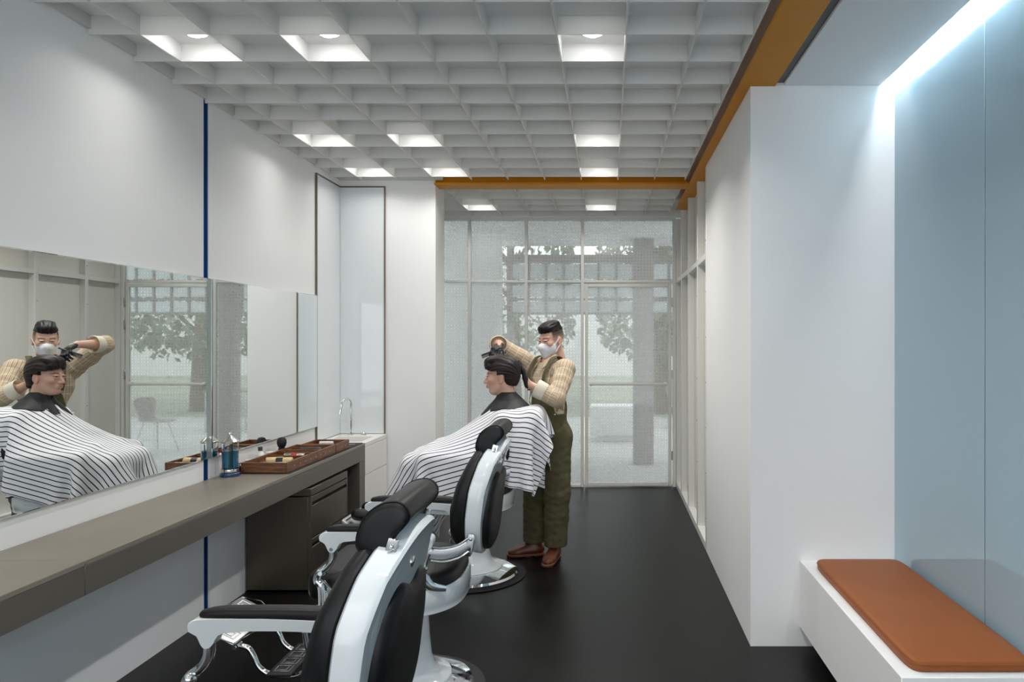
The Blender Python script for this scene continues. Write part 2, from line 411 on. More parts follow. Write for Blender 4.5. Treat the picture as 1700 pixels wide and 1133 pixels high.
# ------------------------------------------------------------------ worktop, cabinet, basin
XF = -1.925; ZT = .812; ZU = .682
ct = thing('worktop_counter', 'long grey stone-look worktop running under the mirrors', 'counter', (0, 0, 0))
for a, b in ((YF+.2, 2.659), (2.661, 5.72)):
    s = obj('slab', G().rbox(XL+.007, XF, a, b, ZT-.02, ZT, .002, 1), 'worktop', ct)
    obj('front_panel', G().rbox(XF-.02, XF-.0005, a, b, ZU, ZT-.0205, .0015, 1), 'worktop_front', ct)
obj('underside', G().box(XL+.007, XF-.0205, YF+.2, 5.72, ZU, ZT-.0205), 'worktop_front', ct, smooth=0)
obj('end_panel', G().rbox(XL+.007, XF-.001, 5.60, 5.72, 0, ZU-.001, .002, 1), 'worktop_front', ct)

cb = thing('drawer_cabinet', 'dark bronze metal drawer cabinet standing under the worktop', 'cabinet', (0, 0, 0))
CX0, CX1, CY0, CY1 = XL+.01, -1.915, 4.66, 5.307
obj('body', G().rbox(CX0, CX1-.022, CY0, CY1, .012, .612, .002, 1), 'cabinet_metal', cb)
obj('lid', G().rbox(CX0, CX1, CY0, CY1, .618, .668, .003, 1), 'cabinet_metal', cb)
obj('recess', G().box(CX1-.05, CX1-.0215, CY0+.008, CY1-.008, .02, .617), 'dark_gap', cb, smooth=0)
obj('side_frame', G().rbox(CX1-.0215, CX1, CY0, CY0+.012, .012, .617, .001, 1), 'cabinet_metal', cb)
obj('side_frame', G().rbox(CX1-.0215, CX1, CY1-.012, CY1, .012, .617, .001, 1), 'cabinet_metal', cb)
for z0, z1 in ((.575, .612), (.345, .553), (.305, .338), (.06, .285)):
    nm = 'drawer_front' if z1-z0 > .1 else 'grip_rail'
    obj(nm, G().rbox(CX1-.021, CX1-.001, CY0+.013, CY1-.013, z0, z1, .002, 1), 'cabinet_metal', cb)
obj('plinth', G().box(CX1-.03, CX1-.021, CY0+.013, CY1-.013, .005, .055), 'cabinet_metal', cb, smooth=0)

bs = thing('basin_unit', 'white washbasin unit with plain fronts at the end of the worktop', 'washbasin', (0, 0, 0))
b0, b1, c0, c1 = XL+.018, XF, 5.722, 6.278
h0, h1, k0, k1 = -2.27, -1.985, 5.80, 6.10
g = G().box(b0, h0, c0, c1, ZT-.03, ZT).box(h1, b1, c0, c1, ZT-.03, ZT).box(h0, h1, c0, k0, ZT-.03, ZT).box(h0, h1, k1, c1, ZT-.03, ZT)
obj('top', g, 'solid_surface', bs, smooth=0)
g = G().box(h0-.012, h0, k0-.012, k1+.012, ZT-.15, ZT-.031).box(h1, h1+.012, k0-.012, k1+.012, ZT-.15, ZT-.031).box(h0, h1, k0-.012, k0, ZT-.15, ZT-.031).box(h0, h1, k1, k1+.012, ZT-.15, ZT-.031).box(h0-.012, h1+.012, k0-.012, k1+.012, ZT-.165, ZT-.15)
bo = obj('bowl', g, 'solid_surface', bs, smooth=0)
obj('drain', G().lathe([(.022, 0), (.02, .003), (.001, .003)], 20, ((h0+h1)/2, (k0+k1)/2, ZT-.15)), 'chrome', bo)
obj('carcass', G().box(b0, b1-.02, c0, c1, .0, ZT-.18), 'white_panel', bs, smooth=0)
for z0, z1 in ((.03, .552), (.556, ZT-.033)):
    obj('front', G().rbox(b1-.0195, b1, c0+.002, c1-.002, z0, z1, .0015, 1), 'solid_surface', bs)
obj('near_side', G().box(b0, b1-.02, c0, c0+.015, ZT-.18, ZT-.031), 'white_panel', bs, smooth=0)

fx, fy = -2.205, 6.19
tp = thing('tap', 'slim chrome gooseneck tap standing on the washbasin', 'tap', (fx, fy, ZT))
obj('base', G().lathe([(.024, 0), (.024, .006), (.014, .009), (.013, .03)], 20), 'chrome', tp)
arc = [(0, 0, .02), (0, 0, .16), (0, 0, .26)]
for k in range(1, 8):
    a = math.pi*k/7*1.02; d = .055*(1-math.cos(a)); arc.append((-.42*d, -.9*d, .26+.055*math.sin(a)))
e = arc[-1]; arc.append((e[0]-.004, e[1]-.006, e[2]-.03))
obj('neck', G().sweep(arc, .0115, 12, 5), 'chrome', tp)
e = arc[-1]; obj('nozzle', G().cyl(e, (e[0]-.003, e[1]-.005, e[2]-.035), .0125, .0115, 14), 'chrome', tp)
ky = thing('mixer_control', 'low round chrome control knob beside the tap', 'control', (-2.095, 6.19, ZT))
obj('knob', G().lathe([(.026, 0), (.026, .004), (.021, .007), (.02, .022), (.017, .025), (.001, .025)], 24), 'chrome', ky)
obj('lever', G().rbox(-.004, .004, -.03, -.005, .0255, .031, .002, 1), 'chrome', ky)

# ------------------------------------------------------------------ things on the worktop
ZW = ZT
mt = tag(obj('rubber_mat', G().rbox(-2.245, -1.935, 4.385, 5.70, ZW+.0002, ZW+.006, .002, 1), 'rubber'), 'thin black mat under the two wooden trays', 'mat')
ZW2 = ZW+.0062
def tray(label, x0, x1, y0, y1, h, divs):
    t = thing('wooden_tray', label, 'tray', ((x0+x1)/2, (y0+y1)/2, ZW2), 'wooden trays'); a = (x1-x0)/2; b = (y1-y0)/2; q = .012
    obj('bottom', G().box(-a+q, a-q, -b+q, b-q, 0, .026), 'walnut', t, smooth=0)
    for s in (-1, 1):
        obj('side', G().rbox(s*a-(q if s > 0 else 0), s*a+(q if s < 0 else 0), -b, b, 0, h, .0015, 1), 'walnut', t)
        obj('end', G().rbox(-a+q+.0003, a-q-.0003, s*b-(q if s > 0 else 0), s*b+(q if s < 0 else 0), 0, h-.001, .0015, 1), 'walnut', t)
    for y in divs: obj('divider', G().rbox(-a+q+.0003, a-q-.0003, y-.005, y+.005, .0265, h-.008, .001, 1), 'walnut', t)
    for i in range(8 if b > .3 else 2):
        y = -b+.10+i*.082
        if y < b-.05: obj('brass_stud', G().cyl((a+.0005, y, h*.45), (a+.0018, y, h*.45), .004, .003, 8), 'cream_plastic', t)
    return t
tray('long walnut tray with dividers full of barber tools, nearest the comb jar', -2.235, -1.952, 4.395, 5.175, .062, (.07, -.06, .19, .30))
tray('short walnut tray at the far end of the black mat, near the basin', -2.20, -1.95, 5.18, 5.44, .062, ())
ZB = ZW2+.0265
def lying(name, label, cat, p, L, r, m, rz, cap=None, band=None):
    t = thing(name, label, cat, (p[0], p[1], ZB+r+.0003), None, rz)
    obj('body', G().lathe([(.001, -L/2), (r*.9, -L/2), (r, -L/2+.004), (r, L/2-.004), (r*.9, L/2), (.001, L/2)], 18, M=Matrix.Rotation(math.pi/2, 3, 'Y')), m, t)
    if band: obj('label_band', G().lathe([(r+.0006, -L*.14), (r+.0006, L*.14)], 18, M=Matrix.Rotation(math.pi/2, 3, 'Y'), cap=False), band, t)
    if cap: obj('cap', G().lathe([(r*.93, L/2+.0005), (r*.93, L/2+.02), (.001, L/2+.021)], 16, M=Matrix.Rotation(math.pi/2, 3, 'Y')), cap, t)
    return t
lying('spray_can', 'cream cylinder with a black label band lying in the long tray', 'can', (-2.06, 4.535), .15, .022, 'cream_plastic', .12, None, 'black_plastic')
lying('lotion_tube', 'slim silver tube lying at the near end of the long tray', 'tube', (-2.075, 4.455), .16, .014, 'silver', .06, 'white_plastic')
lying('hair_trimmer', 'small black and silver hair trimmer in the middle of the long tray', 'trimmer', (-2.07, 4.77), .14, .017, 'silver', -.1, 'black_plastic', 'red_plastic')
lying('cream_roll', 'second pale cream roll beside the banded cylinder in the tray', 'roll', (-2.13, 4.615), .10, .017, 'cream_plastic', .3)
lying('hair_clipper', 'black hair clipper lying in the far compartment of the long tray', 'clipper', (-2.08, 5.02), .13, .018, 'black_plastic', .05, 'grey_plastic')
def scissors(p, label, rz):
    t = thing('scissors', label, 'scissors', (p[0], p[1], ZB+.001), 'scissors in the short tray', rz)
    for s in (-1, 1):
        obj('blade', G().rbox(-.003, .003, 0, .085, .0+(.004 if s > 0 else 0), .0035+(.004 if s > 0 else 0), .001, 1, Matrix.Rotation(s*.13, 4, 'Z')), 'chrome', t)
        ringp = [(s*.016+.013*math.cos(k*math.pi/6), -.052+.016*math.sin(k*math.pi/6), .006) for k in range(13)]
        obj('handle', G().sweep(ringp, .0032, 8, 3).sweep([(s*.01, -.036, .006), (0, 0, .005)], .003, 8), 'chrome', t)
scissors((-2.13, 5.29), 'chrome hair scissors on the mirror side of the short tray', .3)
scissors((-2.05, 5.30), 'chrome hair scissors on the room side of the short tray', -.5)
lying('white_tube', 'white tube lying against the wooden side of the short tray', 'tube', (-2.10, 5.385), .10, .014, 'white_plastic', 0, None)
kn = tag(obj('nail_file', G().rbox(-.006, .006, -.05, .05, 0, .003, .001, 1), 'silver', loc=(-2.0, 5.57, ZW+.0065)), 'small silver file lying on the bare end of the black mat', 'file')
kn.rotation_euler = (0, 0, -.9)

def bottle(name, label, cat, p, prof, m, capprof=None, cm='grey_plastic', cn='cap'):
    t = thing(name, label, cat, (p[0], p[1], ZW))
    obj('body', G().lathe(prof, 22), m, t)
    if capprof: obj(cn, G().lathe(capprof, 22), cm, t)
    return t
bottle('lotion_bottle', 'white lotion bottle with a square dark grey cap by the mirror', 'bottle', (-2.285, 4.745), [(.001, 0), (.027, 0), (.028, .05), (.024, .07), (.012, .082), (.012, .088)], 'white_plastic', [(.001, .0885), (.014, .0885), (.014, .113), (.001, .114)])
bottle('cream_jar', 'squat white jar standing behind the long tray', 'jar', (-2.275, 4.865), [(.001, 0), (.032, 0), (.034, .04), (.03, .062), (.001, .066)], 'white_plastic', [(.034, .035), (.0345, .036), (.0345, .05), (.033, .051)], 'white_plastic', 'lid')
bottle('powder_pot', 'small white pot between the comb jar and the long tray', 'pot', (-2.283, 4.60), [(.001, 0), (.026, 0), (.028, .03), (.027, .052), (.001, .055)], 'white_plastic', [(.0285, .03), (.029, .031), (.029, .05), (.0275, .051)], 'silver', 'lid')
bottle('dark_tin', 'small black tin right beside the comb jar', 'tin', (-2.275, 4.475), [(.001, 0), (.022, 0), (.024, .004), (.024, .05), (.001, .052)], 'black_plastic', [(.0245, .03), (.0248, .031), (.0248, .049), (.0243, .05)], 'silver', 'lid')
nb = thing('neck_brush', 'black neck brush with a round bulb top standing behind the tray', 'brush', (-2.255, 4.99, ZW))
obj('handle', G().lathe([(.001, 0), (.026, 0), (.026, .005), (.024, .05), (.021, .07), (.001, .071)], 22), 'black_plastic', nb)
obj('bristles', G().lathe([(.018, .0715), (.027, .085), (.032, .105), (.03, .125), (.02, .14), (.001, .145)], 22), 'rubber', nb)
g = G()
for k, wd in enumerate((.012, .008, .011)): g.rbox(.0245, .0255, -wd/2, wd/2, .022+k*.011, .028+k*.011, .0003, 1)
obj('lettering', g, 'white_plastic', nb)

m = mat('clear_glass', (1, 1, 1, 1), .0, trans=1); m.node_tree.nodes['Principled BSDF'].inputs['IOR'].default_value = 1.25
m = mat('blue_liquid', lin(70, 150, 186), .0, trans=.85); m.node_tree.nodes['Principled BSDF'].inputs['IOR'].default_value = 1.2
mat('comb_blue', lin(60, 130, 180), .4); mat('comb_green', lin(70, 110, 60), .4); mat('comb_brown', lin(120, 70, 30), .4); mat('base_blue', lin(30, 60, 96), .1, coat=.5)
jr = thing('comb_jar', 'glass disinfectant jar of blue liquid and combs with a pointed silver lid', 'jar', (-2.263, 4.325, ZW))
obj('foot', G().lathe([(.001, 0), (.056, 0), (.058, .006), (.056, .018), (.048, .024), (.001, .024)], 32), 'base_blue', jr)
obj('glass', G().lathe([(.046, .0245), (.047, .20), (.045, .2), (.044, .034), (.001, .034), (.001, .0245)], 32, cap=False), 'clear_glass', jr)
obj('liquid', G().lathe([(.001, .0345), (.0438, .0345), (.0438, .152), (.001, .152)], 32, cap=False), 'blue_liquid', jr)
obj('band', G().lathe([(.0475, .026), (.0485, .028), (.0485, .042), (.0475, .044)], 32, cap=False), 'silver', jr)
ld = obj('lid', G().lathe([(.05, .2005), (.051, .206), (.044, .214), (.02, .234), (.008, .243), (.006, .246), (.011, .252), (.010, .26), (.001, .263)], 32), 'silver', jr)
for i, (x, y, mm, ti) in enumerate(((-.02, -.01, 'comb_blue', .05), (.012, -.018, 'comb_green', -.08), (.022, .012, 'comb_blue', .1), (-.008, .022, 'comb_brown', -.06), (.002, .002, 'black_plastic', .03))):
    M = Matrix.Translation((x, y, .036)) @ Matrix.Rotation(ti, 4, 'X') @ Matrix.Rotation(i*.9, 4, 'Z')
    c = thing('comb', ['light blue comb nearest the room in the glass jar', 'green comb at the front of the glass jar', 'pale blue comb leaning right in the glass jar', 'brown comb at the back of the glass jar', 'black comb in the middle of the glass jar'][i], 'comb', (-2.263, 4.325, ZW), 'combs in the jar')
    obj('spine', G().rbox(-.012, -.004, -.0015, .0015, 0, .155, .001, 1).xf(M), mm, c)
    g = G()
    for k in range(24): g.box(-.0038, .011, -.001, .001, .01+k*.0045, .0122+k*.0045)
    obj('teeth', g.xf(M), mm, c, smooth=0)['kind'] = 'stuff'

# ------------------------------------------------------------------ bench
bn = thing('bench', 'floating white box bench against the blue glass wall', 'bench', (0, 0, 0))
obj('body', G().rbox(1.013, 1.5165, 2.497, 3.833, .106, .457, .003, 1), 'white_wall', bn)
cu = thing('bench_cushion', 'tan leather seat cushion lying on the white bench', 'cushion', (0, 0, 0))
ol = [(x, y) for x, y in superel(.218, .60, 14, 96, (1.277, 3.13))]
obj('pad', G().rings(ol, [(.985, .4575), (1.0, .463), (1.0, .486), (.993, .494), (.975, .499), (.9, .503), (.6, .506), (.2, .507)], lambda a, b, t: (a, b, t), (1.277, 3.13)), 'tan_leather', cu, smooth=60)
seam = [(1.277+(x-1.277)*1.004, 3.13+(y-3.13)*1.001, .485) for x, y in ol]
obj('seam', G().sweep(seam+[seam[0]], .0022, 6, 1), 'tan_leather', cu)

# ------------------------------------------------------------------ barber chairs
def back_x(z): return float(np.interp(z, [.55, .66, .72, .85, .97, 1.08, 1.16, 1.25], [.352, .357, .362, .372, .388, .422, .462, .515]))
def chair(label, X, Y, lift=0, headrest=True, flip=False, bdz=0):
    t = thing('barber_chair', label, 'barber chair', (X, Y, 0), 'barber chairs in a row before the mirrors')
    P = lambda nm, g, m, par=None, up=True, sm=40: obj(nm, g if not up or not lift else g.xf(Matrix.Translation((0, 0, lift))), m, par or t, sm)
    # foot
    P('floor_mat', G().lathe([(.001, .0005), (.375, .0005), (.38, .006), (.34, .012), (.001, .012)], 56), 'rubber', up=False)
    P('base_ring', G().lathe([(.322, .0125), (.326, .02), (.318, .034), (.225, .066), (.20, .068)], 64), 'chrome', up=False)
    P('pedestal', G().lathe([(.224, .0675), (.222, .076), (.20, .085), (.165, .098), (.143, .125), (.132, .17), (.124, .25), (.117, .355), (.112, .361), (.104, .361), (.10, .345), (.001, .345)], 48, cap=False), 'enamel', up=False)
    P('lift_column', G().lathe([(.001, .3455), (.075, .3455), (.075, .41+lift), (.12, .43+lift), (.12, .445+lift), (.001, .445+lift)], 32), 'rubber', up=False)
    lv = P('pump_lever', G().sweep([(-.03, -.118, .25), (-.02, -.17, .27), (.0, -.2, .285)], .007, 8), 'chrome', up=False)
    P('lever_knob', G().ball((.002, -.205, .288), .016, 12), 'black_plastic', lv, up=False)
    # seat ring and cushion
    ro = superel(.325, .315, 2.7, 64, (-.02, 0)); mp = lambda a, b, q: (a, b, q)
    P('seat_ring', G().rings(ro, [(.90, .447), (.965, .447), (.985, .452), (.985, .478), (1.0, .486), (.995, .545), (.985, .556), (.955, .558), (.94, .552), (.90, .50)], mp, (-.02, 0)), 'enamel')
    so = superel(.30, .29, 3, 64, (-.015, 0))
    sc = P('seat_cushion', G().rings(so, [(.93, .505), (1.0, .52), (1.02, .55), (1.015, .585), (.98, .605), (.9, .617), (.6, .622), (.2, .624)], mp, (-.015, 0)), 'black_leather')
    P('seat_roll', G().rbox(-.355, -.18, -.235, .235, .49, .622, .045, 5), 'black_leather')
    # back
    N = Vector((1, 0, -.22)).normalized()
    def mb(y, z, q): return (back_x(z)+q*N.x, y, z+q*N.z+bdz*min(1, max(0, (z-.70)/.2)))
    def shape(s, zc=.915, hh=.255, hw=.255, e=2.7):
        o = []
        for y, z in superel(hw*s, hh*s, e, 72, (0, zc)):
            k = (z-zc)/hh; o.append((y*(1-.14*max(0, k)**2-.10*max(0, -k)**2), z))
        return o
    P('back_frame', G().rings(shape(1), [(.9, -.036), (.97, -.036), (1.0, -.030), (1.005, 0), (1.0, .026), (.975, .034), (.8, .034)], mb, (0, .915)), 'enamel')
    P('back_cushion', G().rings(shape(.955), [(.95, -.037), (1, -.045), (1.01, -.065), (.985, -.088), (.92, -.106), (.75, -.117), (.4, -.122), (.12, -.123)], lambda y, z, q: mb(y, z, -.036+(q+.036)*(1-.42*min(1, max(0, (z-.86)/.24)))), (0, .915)), 'black_leather')
    bp = superel(.19, .185, 2.5, 60, (0, .865))
    bp = [(y, z - (.035*math.exp(-(y/.05)**2) if z > .9 else 0)) for y, z in bp]
    P('back_panel', G().rings(bp, [(1.0, .0345), (1.0, .048), (.96, .062), (.85, .071), (.5, .076), (.15, .077)], mb, (0, .865)), 'black_leather')
    ks = P('back_screw', G().lathe([(.016, 0), (.016, .006), (.011, .009), (.001, .009)], 18, M=N.to_track_quat('Z', 'Y').to_matrix(), c=mb(0, 1.07, .0345)), 'chrome')
    for s in (-1, 1):
        pl = superel(.019, .048, 4, 28)
        M = Matrix.Translation((back_x(.74)-.004, s*.2505, .745)) @ Matrix.Rotation(math.radians(12), 4, 'Y')
        pp = P('hinge_plate', G().rings(pl, [(1, 0), (1, .008), (.9, .011)], lambda a, b, q: tuple(M @ Vector((a, s*q, b)))), 'chrome_soft')
        for dz in (-.028, .028):
            c = M @ Vector((0, s*.0112, dz)); P('screw', G().ball(c, .0085, 10, (1, .6, 1)), 'chrome', pp)
    # headrest
    if headrest:
        prof = [(-.063, -.036), (-.060, -.008), (-.042, .032), (-.006, .060), (.033, .067), (.057, .053), (.063, .028), (.046, .004), (.027, -.016), (.020, -.045), (.014, -.067), (-.012, -.066), (-.046, -.055), (-.058, -.047)]
        hc = (.427, 1.178); prof = [p[:] for p in spline([(a, b, 0) for a, b in prof]+[(prof[0][0], prof[0][1], 0)], 3)][:-1]
        lv_ = [(.3, -.150), (.7, -.150), (.88, -.148), (.97, -.142), (1, -.13), (1, 0), (1, .13), (.97, .142), (.88, .148), (.7, .150), (.3, .150)]
        hr = P('headrest', G().rings([(a, b) for a, b, _ in prof], lv_, lambda a, b, q: (hc[0]+a, q, hc[1]+b)), 'black_leather')
        for s in (-1, 1):
            ring = [(hc[0]+a*.985, s*.1405, hc[1]+b*.985) for a, b, _ in prof]
            P('piping', G().sweep(ring+[ring[0]], .0028, 6, 1), 'black_leather', hr)
        for s in (-1, 1):
            M = Matrix.Translation((hc[0]+.020, s*.1525, hc[1]-.052)) @ Matrix.Rotation(math.radians(16), 4, 'Y')
            br = P('headrest_bracket', G().rbox(-.013, .013, -.004, .004, -.045, .036, .002, 1, M), 'chrome')
            for dz in (-.03, .018):
                c = M @ Vector((0, s*.005, dz)); P('screw', G().ball(c, .006, 10, (1, .7, 1)), 'chrome', br)
            P('clip', G().sweep([M @ Vector((-.006, s*.006, -.024)), M @ Vector((.004, s*.008, -.008)), M @ Vector((-.004, s*.008, .0)), M @ Vector((.006, s*.006, .014))], .0025, 8, 4), 'chrome_soft', br)
        P('headrest_post', G().rbox(hc[0]-.02, hc[0]+.03, -.12, .12, 1.08, 1.15, .008), 'black_leather')
    # arms
    for s in (-1, 1):
        y0 = s*.285; yw = .030
        side = [(-.262, .800), (-.248, .812), (-.20, .816), (-.05, .817), (.08, .812), (.17, .803), (.205, .795), (.215, .78), (.213, .757), (.20, .737), (.183, .730), (.168, .738), (.158, .756), (.14, .772), (.06, .780), (-.06, .782), (-.14, .777), (-.18, .765), (-.193, .742), (-.207, .728), (-.222, .728), (-.232, .742), (-.242, .763), (-.262, .78)]
        side = [(p[0], p[1]) for p in spline([(a, b, 0) for a, b in side]+[(side[0][0], side[0][1], 0)], 2)][:-1]
        ar = P('armrest', G().rings(side, [(1, -yw+.004), (1, yw-.004)], lambda a, b, q: (a, y0+q*(1 if b > .775 else .72), b), cap0=False, cap1=False).rings(side, [(1, yw-.004), (.985, yw)], lambda a, b, q: (a, y0+q*(1 if b > .775 else .72), b), (-.02, .79), cap0=False).rings(side, [(.985, -yw), (1, -yw+.004)], lambda a, b, q: (a, y0+q*(1 if b > .775 else .72), b), (-.02, .79), cap1=False), 'enamel', sm=35)
        pd = superel(.222, .028, 3.2, 56, (-.018, y0))
        P('arm_pad', G().rings(pd, [(.99, .8155), (1.0, .820), (1.0, .826), (.97, .834), (.85, .840), (.5, .843), (.2, .844)], lambda a, b, q: (a, b, q-.06*max(0, a-.02)**1.3-.02*max(0, -a-.15)), (-.018, y0)), 'black_leather', ar)
        for xx, zz in ((-.214, .742), (.185, .745)):
            P('screw', G().cyl((xx, y0+s*.0225, zz), (xx, y0+s*.0255, zz), .008, .006, 12), 'chrome_soft', ar)
        # front chrome leg: curved strap, ball joint, column
        fl = P('arm_bracket', G().sweep([(-.212, y0, .738), (-.215, y0, .70), (-.235, y0, .665), (-.272, y0, .635), (-.282, y0, .605), (-.262, y0, .580), (-.255, y0, .52), (-.255, y0, .458)], [.017, .016, .015, .016, .015, .018, .020, .020], 14, 6, (1.0, 1.0), (0, 1, 0)), 'chrome')
        P('joint', G().ball((-.262, y0-s*.016, .637), .019, 14).cyl((-.262, y0-s*.03, .637), (-.262, y0+s*.018, .637), .009), 'chrome', fl)
        P('brace', G().sweep([(-.258, y0-s*.01, .60), (-.22, y0-s*.02, .555), (-.16, y0-s*.02, .545)], .011, 10, 4, (1.2, .6)), 'chrome', fl)
        P('flute', G().sweep([(-.238, y0+s*.016, .56), (-.238, y0+s*.016, .46)], .006, 8), 'chrome', fl)
        # rear chrome bracket: band to the back hinge, ball, curved foot
        bz = [(.19, y0-s*.004, .745), (.20, y0-s*.006, .715), (.255, y0-s*.014, .708), (.315, y0-s*.02, .722), (.355, y0-s*.024, .748)]
        rb = P('back_bracket', G().sweep(bz, [.016, .030, .034, .030, .022], 12, 6, (.22, 1.0)), 'chrome_soft')
        for dz in (.029, -.029): P('band_rim', G().sweep([(a, b+s*.004, c+dz) for a, b, c in bz[1:]], .0045, 8, 6), 'chrome', rb)
        P('joint', G().ball((.168, y0+s*.004, .655), .021, 14).cyl((.168, y0-s*.02, .655), (.168, y0+s*.022, .655), .012), 'chrome', rb)
        P('strap', G().sweep([(.19, y0, .72), (.178, y0, .69), (.168, y0, .655), (.172, y0-s*.004, .61), (.20, y0-s*.012, .575), (.26, y0-s*.03, .558)], [.012, .013, .017, .022, .02, .012], 12, 6, (.4, 1.0)), 'chrome', rb)
    # foot rest
    for s in (-1, 1):
        y = s*.125
        P('footrest_arm', G().sweep([(-.27, y, .44), (-.36, y, .42), (-.40, y, .34), (-.385, y, .22), (-.40, y, .15), (-.45, y, .125), (-.55, y, .13), (-.605, y, .165), (-.63, y, .215), (-.655, y, .25), (-.70, y, .262)], [.014, .015, .013, .012, .013, .012, .013, .012, .013, .012, .012], 10, 6), 'chrome')
    def key(M, w_, l_, nm, mm, par):                      # raised meander pattern
        g = G(); a = .007; u = w_/2-.022; v = l_/2-.018; n = max(2, int(round(2*u/.07))); st = 2*u/n
        for i in range(n):
            c = -u+st*(i+.5); q = st/2-.006
            for (x0, x1, y0_, y1_) in ((-q, q, v-a, v), (-q, -q+a, -v, v-a-.0005), (-q+a+.006, q, -v, -v+a), (q-a, q, -v+a+.0005, v-a-.008), (-q+a+.006, q-a-.006, v-.024, v-.024+a), (-q+a+.006, -q+2*a+.006, -v+a+.008, v-.0245)):
                if x1 > x0 and y1_ > y0_: g.rbox(y0_, y1_, c+x0, c+x1, .0062, .0088, .0006, 1, M)
        return P(nm, g, mm, par)
    M = Matrix.Translation((-.50, 0, .145)) @ Matrix.Rotation(math.radians(0), 4, 'Y')
    tr = P('tread', G().rbox(-.055, .055, -.17, .17, -.006, .006, .004, 2, M), 'rubber'); key(M, .34, .11, 'tread_pattern', 'chrome_soft', tr)
    rot = math.radians(28) if not flip else math.radians(215)
    M = Matrix.Translation((-.765, 0, .325)) @ Matrix.Rotation(rot, 4, 'Y')
    fp = P('footplate', G().rbox(-.085, .085, -.185, .185, -.006, .006, .005, 2, M) if not flip else G().rbox(-.085, .085, -.185, .185, -.02, .012, .01, 2, M), 'steel_brushed')
    P('plate_rim', G().sweep([M @ Vector(p) for p in [(-.082, -.18, .0065), (.082, -.18, .0065), (.082, .18, .0065), (-.082, .18, .0065), (-.082, -.18, .0065)]], .003, 6, 2) if not flip else G().sweep([M @ Vector((.06, y, -.024)) for y in (-.17, 0, .17)], .004, 6, 2), 'chrome', fp)
    if not flip: key(M, .37, .17, 'plate_pattern', 'white_panel', fp)
    for s in (-1, 1):
        hj = P('footrest_hinge', G().cyl((-.70, s*.105, .262), (-.70, s*.145, .262), .014).cyl((-.70, s*.15, .262), (-.70, s*.158, .262), .009), 'chrome')
    return t
CHX = -.954

chair('black and white barber chair nearest the camera, cut off by the frame', CHX, 1.83)
chair('empty black and white barber chair in the middle of the row', CHX, 3.35)
chair('occupied barber chair mostly hidden under the striped cape', CHX, 5.0, .04, False, True, -.08)

